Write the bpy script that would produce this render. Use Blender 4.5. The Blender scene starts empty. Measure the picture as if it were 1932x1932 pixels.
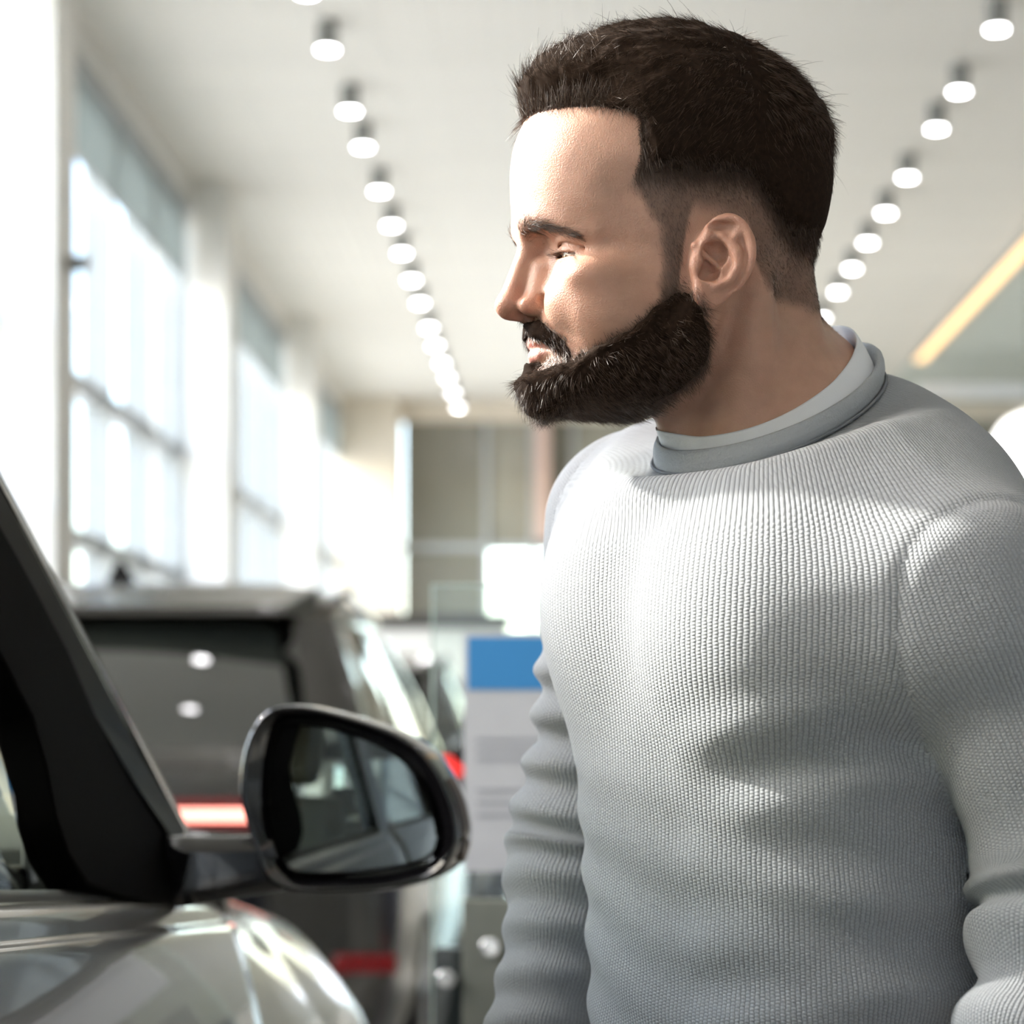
import bpy, bmesh, math, random
import numpy as np
from mathutils import Vector, Matrix

# ------------------------------------------------------------------ camera
SC = bpy.context.scene
CAM_Z = 1.29
FPX = 4400.0                      # focal length in pixels of a 1932 px frame
cam_d = bpy.data.cameras.new('camera')
cam = bpy.data.objects.new('camera', cam_d)
SC.collection.objects.link(cam)
cam.location = (0, 0, CAM_Z)
cam.rotation_euler = (math.pi / 2, 0, 0)
cam_d.sensor_fit = 'HORIZONTAL'
cam_d.sensor_width = 24.0
cam_d.lens = FPX / 1932.0 * 24.0
cam_d.shift_x = -(1085 - 966) / 1932.0
cam_d.shift_y = (1372 - 966) / 1932.0
cam_d.clip_start = 0.05
cam_d.clip_end = 300
cam_d.dof.use_dof = True
cam_d.dof.focus_distance = 1.47
cam_d.dof.aperture_fstop = 54.66 / 13.0
SC.camera = cam

# ------------------------------------------------------------------ world, sun, exposure
W = bpy.data.worlds.new('world')
SC.world = W
W.use_nodes = True
wn = W.node_tree
wn.nodes.clear()
wo = wn.nodes.new('ShaderNodeOutputWorld')
wb = wn.nodes.new('ShaderNodeBackground')
sky = wn.nodes.new('ShaderNodeTexSky')
sky.sky_type = 'NISHITA'
sky.sun_disc = False
sky.sun_elevation = math.radians(36)
sky.sun_rotation = math.radians(-95)
sky.air_density = 1.0
sky.dust_density = 1.6
wn.links.new(sky.outputs[0], wb.inputs[0])
wb.inputs[1].default_value = 1.15
wn.links.new(wb.outputs[0], wo.inputs[0])

sun_d = bpy.data.lights.new('sun', 'SUN')
sun_d.energy = 11.5
sun_d.angle = math.radians(2.2)
sun_d.color = (1.0, 0.93, 0.84)
sun = bpy.data.objects.new('sun', sun_d)
SC.collection.objects.link(sun)
SUN_TO = Vector((-0.755, 0.365, 0.53)).normalized()
sun.rotation_euler = SUN_TO.to_track_quat('Z', 'Y').to_euler()
sun.location = (-12, 3, 10)

SC.view_settings.view_transform = 'Standard'
SC.view_settings.look = 'None'
SC.view_settings.exposure = 0.5
SC.view_settings.gamma = 1.0
SC.view_settings.use_curve_mapping = False
SC.cycles.max_bounces = 10
SC.cycles.diffuse_bounces = 5
SC.cycles.glossy_bounces = 5
SC.cycles.transparent_max_bounces = 24
SC.cycles.transmission_bounces = 6
SC.cycles.caustics_reflective = False
SC.cycles.caustics_refractive = False
SC.cycles.sample_clamp_indirect = 6.0

# ------------------------------------------------------------------ helpers
COL = SC.collection
RNG = np.random.default_rng(11)


def tag(o, label=None, cat=None, group=None, kind=None):
    if label: o['label'] = label
    if cat: o['category'] = cat
    if group: o['group'] = group
    if kind: o['kind'] = kind
    return o


def empty(name, loc=(0, 0, 0), rz=0.0):
    o = bpy.data.objects.new(name, None)
    o.empty_display_size = 0.1
    o.location = loc
    o.rotation_euler = (0, 0, rz)
    COL.objects.link(o)
    return o


def add_obj(name, me, mat=None, parent=None):
    o = bpy.data.objects.new(name, me)
    COL.objects.link(o)
    if mat is not None and len(me.materials) == 0:
        me.materials.append(mat)
    if parent is not None:
        o.parent = parent
    return o


def smooth(me, on=True):
    me.polygons.foreach_set('use_smooth', np.full(len(me.polygons), on, dtype=bool))
    me.update()


def mesh_from(name, verts, faces, sm=True):
    me = bpy.data.meshes.new(name)
    me.from_pydata([tuple(v) for v in verts], [], [tuple(f) for f in faces])
    if sm: smooth(me)
    me.update()
    return me


def mesh_np(name, V, Q, sm=True):
    """quick mesh from numpy arrays; Q is (n,3) or (n,4)"""
    V = np.ascontiguousarray(V, dtype=np.float32)
    Q = np.ascontiguousarray(Q, dtype=np.int32)
    me = bpy.data.meshes.new(name)
    n, k = Q.shape
    me.vertices.add(len(V))
    me.vertices.foreach_set('co', V.ravel())
    me.loops.add(n * k)
    me.loops.foreach_set('vertex_index', Q.ravel())
    me.polygons.add(n)
    me.polygons.foreach_set('loop_start', np.arange(0, n * k, k, dtype=np.int32))
    me.polygons.foreach_set('loop_total', np.full(n, k, dtype=np.int32))
    me.update(calc_edges=True)
    me.validate()
    if sm: smooth(me)
    return me


class MB:
    """collects simple shapes into one mesh"""
    def __init__(self):
        self.v = []; self.f = []

    def box(self, x0, x1, y0, y1, z0, z1, M=None):
        b = len(self.v)
        p = [(x0, y0, z0), (x1, y0, z0), (x1, y1, z0), (x0, y1, z0), (x0, y0, z1), (x1, y0, z1), (x1, y1, z1), (x0, y1, z1)]
        if M is not None: p = [tuple(M @ Vector(q)) for q in p]
        self.v += p
        self.f += [tuple(b + i for i in q) for q in ((3, 2, 1, 0), (4, 5, 6, 7), (0, 1, 5, 4), (1, 2, 6, 5), (2, 3, 7, 6), (3, 0, 4, 7))]
        return self

    def cyl(self, c, r, h, n=24, axis='z', r2=None, caps=True):
        r2 = r if r2 is None else r2
        b = len(self.v)
        for k, (rr, t) in enumerate(((r, 0), (r2, h))):
            for i in range(n):
                a = 2 * math.pi * i / n
                q = (rr * math.cos(a), rr * math.sin(a), t)
                if axis == 'x': q = (q[2], q[0], q[1])
                elif axis == 'y': q = (q[1], q[2], q[0])
                self.v.append((c[0] + q[0], c[1] + q[1], c[2] + q[2]))
        for i in range(n):
            j = (i + 1) % n
            self.f.append((b + i, b + j, b + n + j, b + n + i))
        if caps:
            self.f.append(tuple(b + n - 1 - i for i in range(n)))
            self.f.append(tuple(b + n + i for i in range(n)))
        return self

    def loft(self, rings, close_u=True, caps=(False, False)):
        b = len(self.v)
        n = len(rings[0])
        for r in rings: self.v += [tuple(p) for p in r]
        m = n if close_u else n - 1
        for k in range(len(rings) - 1):
            for i in range(m):
                j = (i + 1) % n
                self.f.append((b + k * n + i, b + k * n + j, b + (k + 1) * n + j, b + (k + 1) * n + i))
        if caps[0]: self.f.append(tuple(b + n - 1 - i for i in range(n)))
        if caps[1]: self.f.append(tuple(b + (len(rings) - 1) * n + i for i in range(n)))
        return self

    def tube(self, pts, r, n=8, caps=True, closed=False):
        pts = [Vector(p) for p in pts]
        rings = []
        up = Vector((0, 0, 1))
        N = len(pts)
        for i, p in enumerate(pts):
            if closed: t = pts[(i + 1) % N] - pts[i - 1]
            else: t = pts[min(i + 1, N - 1)] - pts[max(i - 1, 0)]
            t.normalize()
            s = t.cross(up)
            if s.length < 1e-3: s = t.cross(Vector((1, 0, 0)))
            s.normalize()
            u = s.cross(t)
            rr = r[i] if hasattr(r, '__len__') else r
            rings.append([p + rr * (math.cos(2 * math.pi * k / n) * s + math.sin(2 * math.pi * k / n) * u) for k in range(n)])
        if closed: rings.append(rings[0])
        self.loft(rings, True, (caps and not closed, caps and not closed))
        return self

    def poly_prism(self, pts, d):
        """pts: 3D outline, extruded by vector d"""
        b = len(self.v); n = len(pts)
        d = Vector(d)
        self.v += [tuple(Vector(p)) for p in pts] + [tuple(Vector(p) + d) for p in pts]
        self.f.append(tuple(b + i for i in range(n)))
        self.f.append(tuple(b + 2 * n - 1 - i for i in range(n)))
        for i in range(n):
            j = (i + 1) % n
            self.f.append((b + j, b + i, b + n + i, b + n + j))
        return self

    def mesh(self, name, sm=False):
        me = mesh_from(name, self.v, self.f, sm)
        bm = bmesh.new(); bm.from_mesh(me)
        bmesh.ops.recalc_face_normals(bm, faces=bm.faces)
        bm.to_mesh(me); bm.free()
        return me

    def build(self, name, mat, parent=None, sm=False, bevel=0.0, seg=2, subsurf=0):
        o = add_obj(name, self.mesh(name, sm), mat, parent)
        if bevel > 0:
            m = o.modifiers.new('bevel', 'BEVEL'); m.width = bevel; m.segments = seg; m.limit_method = 'ANGLE'; m.angle_limit = math.radians(40)
            smooth(o.data)
            o.modifiers.new('wn', 'WEIGHTED_NORMAL')
        if subsurf:
            m = o.modifiers.new('sub', 'SUBSURF'); m.levels = subsurf; m.render_levels = subsurf
        return o


MATS = {}


def mat(name, color=(0.8, 0.8, 0.8), rough=0.5, metal=0.0, spec=0.5, emit=None, estr=0.0, coat=0.0, noise=0.0, nscale=40.0, bump=0.0, bscale=80.0):
    if name in MATS: return MATS[name]
    m = bpy.data.materials.new(name); m.use_nodes = True
    nt = m.node_tree; b = nt.nodes['Principled BSDF']
    b.inputs['Base Color'].default_value = (*color, 1)
    b.inputs['Roughness'].default_value = rough
    b.inputs['Metallic'].default_value = metal
    b.inputs['Specular IOR Level'].default_value = spec
    b.inputs['Coat Weight'].default_value = coat
    b.inputs['Coat Roughness'].default_value = 0.03
    if emit is not None:
        b.inputs['Emission Color'].default_value = (*emit, 1)
        b.inputs['Emission Strength'].default_value = estr
    if noise > 0 or bump > 0:
        tc = nt.nodes.new('ShaderNodeTexCoord')
        if noise > 0:
            nz = nt.nodes.new('ShaderNodeTexNoise'); nz.inputs['Scale'].default_value = nscale; nz.inputs['Detail'].default_value = 6
            nt.links.new(tc.outputs['Object'], nz.inputs['Vector'])
            mr = nt.nodes.new('ShaderNodeMapRange'); mr.inputs[1].default_value = .3; mr.inputs[2].default_value = .7
            mr.inputs[3].default_value = 1 - noise; mr.inputs[4].default_value = 1 + noise
            nt.links.new(nz.outputs['Fac'], mr.inputs[0])
            mx = nt.nodes.new('ShaderNodeVectorMath'); mx.operation = 'SCALE'
            mx.inputs[0].default_value = color
            nt.links.new(mr.outputs[0], mx.inputs['Scale'])
            nt.links.new(mx.outputs[0], b.inputs['Base Color'])
        if bump > 0:
            n2 = nt.nodes.new('ShaderNodeTexNoise'); n2.inputs['Scale'].default_value = bscale; n2.inputs['Detail'].default_value = 4
            nt.links.new(tc.outputs['Object'], n2.inputs['Vector'])
            bp = nt.nodes.new('ShaderNodeBump'); bp.inputs['Strength'].default_value = bump; bp.inputs['Distance'].default_value = 0.002
            nt.links.new(n2.outputs['Fac'], bp.inputs['Height'])
            nt.links.new(bp.outputs[0], b.inputs['Normal'])
    MATS[name] = m
    return m


def glass_mat(name, tint=(0.9, 0.95, 0.93), refl=0.06, rough=0.0):
    """thin clear pane: see-through with a fresnel reflection"""
    if name in MATS: return MATS[name]
    m = bpy.data.materials.new(name); m.use_nodes = True
    nt = m.node_tree; nt.nodes.clear()
    out = nt.nodes.new('ShaderNodeOutputMaterial')
    tr = nt.nodes.new('ShaderNodeBsdfTransparent'); tr.inputs[0].default_value = (*tint, 1)
    gl = nt.nodes.new('ShaderNodeBsdfGlossy'); gl.inputs['Roughness'].default_value = rough
    lw = nt.nodes.new('ShaderNodeLayerWeight'); lw.inputs[0].default_value = .5
    pw = nt.nodes.new('ShaderNodeMath'); pw.operation = 'POWER'; pw.inputs[1].default_value = 5.0
    nt.links.new(lw.outputs['Facing'], pw.inputs[0])
    fr = nt.nodes.new('ShaderNodeMapRange'); fr.inputs[3].default_value = refl; fr.inputs[4].default_value = .9
    nt.links.new(pw.outputs[0], fr.inputs[0])
    mx = nt.nodes.new('ShaderNodeMixShader')
    nt.links.new(fr.outputs[0], mx.inputs[0]); nt.links.new(tr.outputs[0], mx.inputs[1]); nt.links.new(gl.outputs[0], mx.inputs[2])
    nt.links.new(mx.outputs[0], out.inputs[0])
    MATS[name] = m
    return m


# ------------------------------------------------------------------ implicit surfaces (for the man's body and clothes)
def smin(a, b, k):
    h = np.clip(.5 + .5 * (b - a) / k, 0, 1)
    return b * (1 - h) + a * h - k * h * (1 - h)


def smax(a, b, k): return -smin(-a, -b, k)


def sstep(e0, e1, x):
    t = np.clip((x - e0) / (e1 - e0), 0, 1)
    return t * t * (3 - 2 * t)


def s_ell(P, c, r):
    q = P - np.asarray(c, dtype=P.dtype); r = np.asarray(r, dtype=P.dtype)
    k0 = np.sqrt(((q / r) ** 2).sum(1)) + 1e-9
    k1 = np.sqrt(((q / r ** 2) ** 2).sum(1)) + 1e-9
    return k0 * (k0 - 1) / k1


def s_sph(P, c, r): return np.sqrt(((P - np.asarray(c)) ** 2).sum(1)) - r


def s_cap(P, a, b, ra, rb=None):
    rb = ra if rb is None else rb
    a = np.asarray(a, float); b = np.asarray(b, float)
    ab = b - a
    t = np.clip(((P - a) @ ab) / (ab @ ab), 0, 1)
    return np.sqrt(((P - a - t[:, None] * ab) ** 2).sum(1)) - (ra + (rb - ra) * t)


def s_chain(P, pts, rs, k=None):
    d = None
    for i in range(len(pts) - 1):
        e = s_cap(P, pts[i], pts[i + 1], rs[i], rs[i + 1])
        d = e if d is None else (np.minimum(d, e) if k is None else smin(d, e, k))
    return d


def curve_lut(keys, vals, sig=2.0, n=600):
    o = np.argsort(keys); k = np.asarray(keys, float)[o]; v = np.asarray(vals, float)[o]
    x = np.linspace(k[0], k[-1], n); y = np.interp(x, k, v)
    w = max(1, int(sig / (x[1] - x[0])))
    ker = np.exp(-.5 * (np.arange(-3 * w, 3 * w + 1) / w) ** 2); ker /= ker.sum()
    y2 = np.convolve(np.pad(y, 3 * w, mode='edge'), ker, mode='valid')
    return lambda q: np.interp(q, x, y2)


def surface_nets(f, lo, hi, h, B=6, margin=1.3, project=2):
    lo = np.asarray(lo, float); hi = np.asarray(hi, float)
    nb = np.ceil((hi - lo) / (h * B)).astype(int)
    n = nb * B + 1
    cg = np.stack(np.meshgrid(*[lo[i] + h * B * np.arange(nb[i] + 1) for i in range(3)], indexing='ij'), -1)
    cf = f(cg.reshape(-1, 3)).reshape(cg.shape[:3])
    cm = np.full(tuple(nb), 1e9)
    for dx in (0, 1):
        for dy in (0, 1):
            for dz in (0, 1):
                cm = np.minimum(cm, np.abs(cf[dx:nb[0] + dx, dy:nb[1] + dy, dz:nb[2] + dz]))
    act = cm < h * B * margin
    G = np.repeat(np.repeat(np.repeat(cf, B, 0), B, 1), B, 2)[:n[0], :n[1], :n[2]].astype(np.float32)
    need = np.zeros(tuple(n), bool)
    for bi in np.argwhere(act):
        a = bi * B
        need[a[0]:a[0] + B + 1, a[1]:a[1] + B + 1, a[2]:a[2] + B + 1] = True
    ii = np.argwhere(need)
    vals = np.empty(len(ii), np.float32)
    for s in range(0, len(ii), 400000):
        vals[s:s + 400000] = f(lo + h * ii[s:s + 400000])
    G[need] = vals
    S = G < 0
    cnt = np.zeros(tuple(n - 1), np.int8)
    offs = [(a, b, c) for a in (0, 1) for b in (0, 1) for c in (0, 1)]
    for a, b, c in offs: cnt += S[a:n[0] - 1 + a, b:n[1] - 1 + b, c:n[2] - 1 + c]
    # only trust blocks that were evaluated
    ok = np.repeat(np.repeat(np.repeat(act, B, 0), B, 1), B, 2)
    mixed = (cnt > 0) & (cnt < 8) & ok
    cells = np.argwhere(mixed)
    idx = np.full(tuple(n - 1), -1, np.int64)
    idx[mixed] = np.arange(len(cells))
    cv = {o: G[cells[:, 0] + o[0], cells[:, 1] + o[1], cells[:, 2] + o[2]].astype(float) for o in offs}
    acc = np.zeros((len(cells), 3)); num = np.zeros(len(cells))
    for o in offs:
        for ax in range(3):
            if o[ax]: continue
            p = list(o); p[ax] = 1; p = tuple(p)
            va, vb = cv[o], cv[p]
            m = (va < 0) != (vb < 0)
            t = np.where(m, va / np.where(m, va - vb, 1), 0)
            q = np.zeros((len(cells), 3)) + np.array(o)
            q[:, ax] += t
            acc += q * m[:, None]; num += m
    V = lo + h * (cells + acc / num[:, None])
    quads = []
    for ax in range(3):
        u, v = [(1, 2), (2, 0), (0, 1)][ax]
        sl0 = [slice(None)] * 3; sl1 = [slice(None)] * 3
        sl0[ax] = slice(0, n[ax] - 1); sl1[ax] = slice(1, n[ax])
        A = S[tuple(sl0)]; Bm = S[tuple(sl1)]
        e = np.argwhere(A != Bm)
        e = e[(e[:, u] >= 1) & (e[:, v] >= 1) & (e[:, u] < n[u] - 1) & (e[:, v] < n[v] - 1)]
        flip = A[e[:, 0], e[:, 1], e[:, 2]]
        c = []
        for du, dv in ((-1, -1), (0, -1), (0, 0), (-1, 0)):
            g = e.copy(); g[:, u] += du; g[:, v] += dv
            c.append(idx[g[:, 0], g[:, 1], g[:, 2]])
        q = np.stack(c, 1)
        q = np.where(flip[:, None], q, q[:, ::-1])
        quads.append(q[(q >= 0).all(1)])
    Q = np.concatenate(quads)
    N = None
    for it in range(project):
        N, fv, gl = grad(f, V, h * .5)
        step = np.clip(fv / np.maximum(gl, .3), -h, h)
        V = V - N * step[:, None]
    return V, Q, N


def grad(f, V, e):
    g = np.empty_like(V)
    for ax in range(3):
        d = np.zeros(3); d[ax] = e
        g[:, ax] = (f(V + d) - f(V - d)) / (2 * e)
    gl = np.sqrt((g ** 2).sum(1)) + 1e-9
    return g / gl[:, None], f(V), gl


def color_attr(me, name, C):
    a = me.color_attributes.new(name, 'FLOAT_COLOR', 'POINT')
    C4 = np.ones((len(C), 4), np.float32); C4[:, :3] = C
    a.data.foreach_set('color', C4.ravel())


def vnoise(P, scale, seed=0):
    """cheap smooth value noise"""
    r = np.random.default_rng(seed)
    T = r.random((32, 32, 32)).astype(np.float32)
    q = P * scale
    i = np.floor(q).astype(int); t = q - i; t = t * t * (3 - 2 * t)
    out = 0
    for a in (0, 1):
        for b in (0, 1):
            for c in (0, 1):
                w = (t[:, 0] if a else 1 - t[:, 0]) * (t[:, 1] if b else 1 - t[:, 1]) * (t[:, 2] if c else 1 - t[:, 2])
                out = out + w * T[(i[:, 0] + a) % 32, (i[:, 1] + b) % 32, (i[:, 2] + c) % 32]
    return out * 2 - 1


def sample_faces(V, Q, wf, n, rng):
    """n random points on quads/tris with weight per vertex wf; returns points, vertex-index of nearest corner"""
    T = np.concatenate([Q[:, :3], Q[:, [0, 2, 3]]]) if Q.shape[1] == 4 else Q
    w = wf[T].mean(1)
    T = T[w > 1e-3]; w = w[w > 1e-3]
    A = .5 * np.linalg.norm(np.cross(V[T[:, 1]] - V[T[:, 0]], V[T[:, 2]] - V[T[:, 0]]), axis=1) * w
    ix = rng.choice(len(T), n, p=A / A.sum())
    u = rng.random(n); v = rng.random(n); m = u + v > 1; u[m] = 1 - u[m]; v[m] = 1 - v[m]
    t = T[ix]
    return (1 - u - v)[:, None] * V[t[:, 0]] + u[:, None] * V[t[:, 1]] + v[:, None] * V[t[:, 2]], t[:, 0]


def ribbons(paths, width, rng):
    """paths (n,k,3) -> verts, tris of tapered hair ribbons"""
    n, k, _ = paths.shape
    tang = np.gradient(paths, axis=1)
    tang /= np.linalg.norm(tang, axis=2, keepdims=True) + 1e-12
    rv = rng.normal(size=(n, 1, 3))
    side = np.cross(tang, np.broadcast_to(rv, tang.shape))
    side /= np.linalg.norm(side, axis=2, keepdims=True) + 1e-12
    prof = np.linspace(1, 0.25, k)
    w = (np.asarray(width).reshape(-1, 1) * prof[None, :])[..., None] * .5
    L = paths - side * w; R = paths + side * w
    V = np.stack([L, R], 2).reshape(-1, 3)
    b = (np.arange(n) * 2 * k)[:, None]
    fs = []
    for i in range(k - 1):
        fs.append(np.stack([b[:, 0] + 2 * i, b[:, 0] + 2 * i + 1, b[:, 0] + 2 * i + 3, b[:, 0] + 2 * i + 2], 1))
    return V, np.concatenate(fs)
def uv_sphere(r, nu, nv):
    v = []; f = []
    for j in range(nv + 1):
        a = math.pi * j / nv
        for i in range(nu):
            b = 2 * math.pi * i / nu
            v.append((r * math.sin(a) * math.cos(b), r * math.sin(a) * math.sin(b), r * math.cos(a)))
    for j in range(nv):
        for i in range(nu):
            k = (i + 1) % nu
            f.append((j * nu + i, (j + 1) * nu + i, (j + 1) * nu + k, j * nu + k))
    return np.array(v), f
# ================================================================== the showroom
CEIL_Z = 5.14
XW = -2.77                      # inner face of the window wall
XR, Y0, Y1 = 11.0, -10.0, 27.5  # right wall, back and far end

def tile_mat():
    m = bpy.data.materials.new('floor_tile'); m.use_nodes = True
    nt = m.node_tree; b = nt.nodes['Principled BSDF']
    tc = nt.nodes.new('ShaderNodeTexCoord')
    br = nt.nodes.new('ShaderNodeTexBrick'); br.offset = 0
    br.inputs['Scale'].default_value = 1.0
    br.inputs['Color1'].default_value = (.36, .35, .33, 1); br.inputs['Color2'].default_value = (.38, .37, .35, 1); br.inputs['Mortar'].default_value = (.24, .24, .23, 1)
    br.inputs['Mortar Size'].default_value = .004; br.inputs['Brick Width'].default_value = .6; br.inputs['Row Height'].default_value = .6
    nt.links.new(tc.outputs['Object'], br.inputs['Vector'])
    nt.links.new(br.outputs['Color'], b.inputs['Base Color'])
    b.inputs['Roughness'].default_value = .22
    return m

M_WALL = mat('white_wall', (.80, .79, .755), .7, noise=.02, nscale=3)
M_COL = mat('column_paint', (.80, .785, .74), .6, noise=.02, nscale=4)
M_CEIL = mat('ceiling_plank', (.74, .715, .65), .55, noise=.03, nscale=2.5)
M_CEILB = mat('ceiling_back', (.60, .58, .52), .8, noise=.03, nscale=2.5)
M_FRAME = mat('window_frame', (.40, .42, .42), .4, noise=.03, nscale=10)
M_PANE = glass_mat('window_glass', (.97, .985, .98))

tag(MB().box(XW - .3, XR, Y0 - .3, Y1 + .3, -.2, 0).build('floor', tile_mat()), 'glossy pale tiled showroom floor', None, None, 'structure')

# ---- ceiling: long boards with open joints under a slab
ceil_o = MB().box(XW - .5, XR + .3, Y0 - .3, Y1 + .3, CEIL_Z + .02, CEIL_Z + .25).build('ceiling', M_CEILB)
tag(ceil_o, 'cream ceiling of long narrow boards', None, None, 'structure')
plank_me = MB().box(0, .094, Y0, Y1, CEIL_Z, CEIL_Z + .02).mesh('ceiling_board')
plank_me.materials.append(M_CEIL)
k = 0
x = XW
while x < 3.50:
    o = bpy.data.objects.new('ceiling_board', plank_me); COL.objects.link(o); o.parent = ceil_o
    o.location = (x, 0, (0.0, -.0015, .0015)[k % 3])
    x += .100; k += 1
MB().box(3.54, XR, Y0, Y1, CEIL_Z - .02, CEIL_Z + .02).build('side_ceiling', mat('side_ceiling_paint', (.56, .60, .55), .6, noise=.03, nscale=2), ceil_o)

# ---- window wall on the left
COLS = [11.0 + 5.45 * i for i in range(-4, 4)]
wl = MB()
wl.box(XW - .28, XW - .02, Y0, Y1, 0, .35).box(XW - .28, XW - .02, COLS[1], COLS[2] + .1, 2.40, 5.0).box(XW - .28, XW + .06, Y0, Y1, 4.99, CEIL_Z + .02)  # unseen second bay: upper part walled up to cut the skylight
tag(wl.build('wall_left', M_WALL), 'white window wall with low sill and ceiling beam', None, None, 'structure')
for i, yc in enumerate(COLS):
    o = MB().box(XW - .28, -2.45, yc, yc + .45, 0, CEIL_Z + .01).build('trim_%d' % (i + 1), M_COL, bevel=.012)
    tag(o, None, None, None, 'structure')
for i in range(len(COLS) - 1):
    a = COLS[i] + .45; b_ = COLS[i + 1]
    if b_ > Y1: b_ = Y1
    if a < Y0: a = Y0 + .05
    w = empty('window_%d' % (i + 1), (XW - .1, (a + b_) / 2, 0)); tag(w, None, None, None, 'structure')
    n = 4; step = (b_ - a) / n
    c = (a + b_) / 2; ox = XW - .1
    mm = MB().box(-.07, .10, -.03, .03, .35, 4.99 if i != 1 else 2.4).mesh('mullion')
    tm = MB().box(-.05, .07, -(b_ - a) / 2, (b_ - a) / 2, -.045, .045).mesh('transom')
    pm = MB().box(-.006, .006, -step / 2 + .03, step / 2 - .03, 0, 1).mesh('pane')
    mm.materials.append(M_FRAME); tm.materials.append(M_FRAME); pm.materials.append(M_PANE)
    for j in range(n + 1):
        o = bpy.data.objects.new('mullion', mm); COL.objects.link(o); o.parent = w; o.location = (0, a + step * j - c, 0)
    for z in ((.40, 2.36, 3.24, 4.95) if i != 1 else (.40, 2.36)):
        o = bpy.data.objects.new('transom', tm); COL.objects.link(o); o.parent = w; o.location = (0, 0, z)
    for j in range(n):
        for z0, z1 in ((.445, 2.315), (2.405, 3.195), (3.285, 4.905))[:3 if i != 1 else 1]:
            o = bpy.data.objects.new('pane', pm); COL.objects.link(o); o.parent = w
            o.location = (0, a + step * (j + .5) - c, z0); o.scale = (1, 1, z1 - z0)

# roller blinds drawn a little way down
def blind_mat():
    m = bpy.data.materials.new('blind_fabric'); m.use_nodes = True
    nt = m.node_tree; nt.nodes.clear()
    out = nt.nodes.new('ShaderNodeOutputMaterial')
    d = nt.nodes.new('ShaderNodeBsdfDiffuse'); d.inputs[0].default_value = (.55, .58, .58, 1)
    t = nt.nodes.new('ShaderNodeBsdfTranslucent'); t.inputs[0].default_value = (.30, .335, .34, 1)
    nz = nt.nodes.new('ShaderNodeTexNoise'); nz.inputs['Scale'].default_value = 30
    mx = nt.nodes.new('ShaderNodeMixShader'); mx.inputs[0].default_value = .5
    nt.links.new(d.outputs[0], mx.inputs[1]); nt.links.new(t.outputs[0], mx.inputs[2]); nt.links.new(mx.outputs[0], out.inputs[0])
    return m
BL_M = blind_mat()
names = {4: 'grey roller blind in the window bay beside the nearest column', 5: 'grey roller blind in the middle window bay, between the columns', 6: 'grey roller blind in the farthest window bay'}
for i in (4, 5, 6):
    a = COLS[i] + .5; b_ = min(COLS[i + 1], Y1) - .05
    t = empty('roller_blind', (XW + .03, (a + b_) / 2, 4.43))
    L = (b_ - a) / 2
    MB().box(-.003, .003, -L, L, 0, .50).build('blind_fabric', BL_M, t)
    MB().box(-.008, .008, -L, L, -.015, .015).build('bottom_bar', M_FRAME, t)
    MB().cyl((0, -L, .51), .03, 2 * L, 16, 'y').build('blind_roller', M_FRAME, t, sm=False)
    tag(t, names[i], 'blind', 'roller blinds at the windows')

# small dark bracket on the nearest column
br = MB().cyl((0, 0, 0), .035, .05, 16, 'x').box(.03, .10, -.03, .03, -.035, .035).build('wall_bracket', mat('bracket_dark', (.16, .15, .13), .5, noise=.05), None, bevel=.006)
br.location = (-2.45, 11.25, 1.29 + (1372 - 497) / 4400 * 11.25)
tag(br, 'small dark fitting on the nearest white column', 'fitting')

# ---- far end wall: cream frame, olive glass, a bright window
tag(MB().box(XW, XR, Y1, Y1 + .25, 4.90, CEIL_Z).box(XW, -2.05, Y1 - .35, Y1 + .25, 0, CEIL_Z).build('wall_far', mat('cream_frame', (.70, .63, .52), .55, noise=.02, nscale=3)), 'cream frame of the far end wall', None, None, 'structure')
fw = empty('window_8', (0, Y1 + .1, 0)); tag(fw, None, None, None, 'structure')
M_OL = mat('olive_glass', (.20, .19, .15), .12, noise=.12, nscale=.6)
M_OL2 = mat('olive_glass_pale', (.30, .29, .24), .15, noise=.15, nscale=.8)
xs = [-2.05, -1.05, -.50, -.02, 1.1, 2.3, 3.6]
for i in range(len(xs) - 1):
    zb = 2.2 if i < 1 else 3.46
    MB().box(xs[i] + .03, xs[i + 1] - .03, 0, .02, zb, 4.90).build('pane', M_OL if i % 2 == 0 else M_OL2, fw)
for xx in xs[1:]:
    MB().box(xx - .03, xx + .03, -.06, .04, 0, 4.90).build('mullion', M_FRAME if xx < .2 else M_COL, fw)
MB().box(-.46, -.30, -.35, -.08, 3.5, 4.90).build('pink_panel', mat('pink_panel', (.62, .45, .38), .6, noise=.03), fw)
MB().box(XW, XR, -.03, .05, 3.38, 3.46).build('transom', M_FRAME, fw)
MB().box(XW, XR, -.03, .05, 2.52, 2.58).build('transom', M_FRAME, fw)
MB().box(-2.05, -1.05, 0, .02, 0, 2.2).build('pane', mat('pale_panel', (.62, .62, .56), .3, noise=.05, nscale=1), fw)
MB().box(-1.02, .6, .0, .012, .05, 2.52).build('pane', M_PANE, fw)
MB().box(-1.02, .6, .0, .012, 2.58, 3.38).build('pane', M_PANE, fw)

tag(MB().box(.6, XR, Y1 + .02, Y1 + .25, 0, 4.9).build('wall_end', M_OL2), 'olive end wall', None, None, 'structure')
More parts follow.
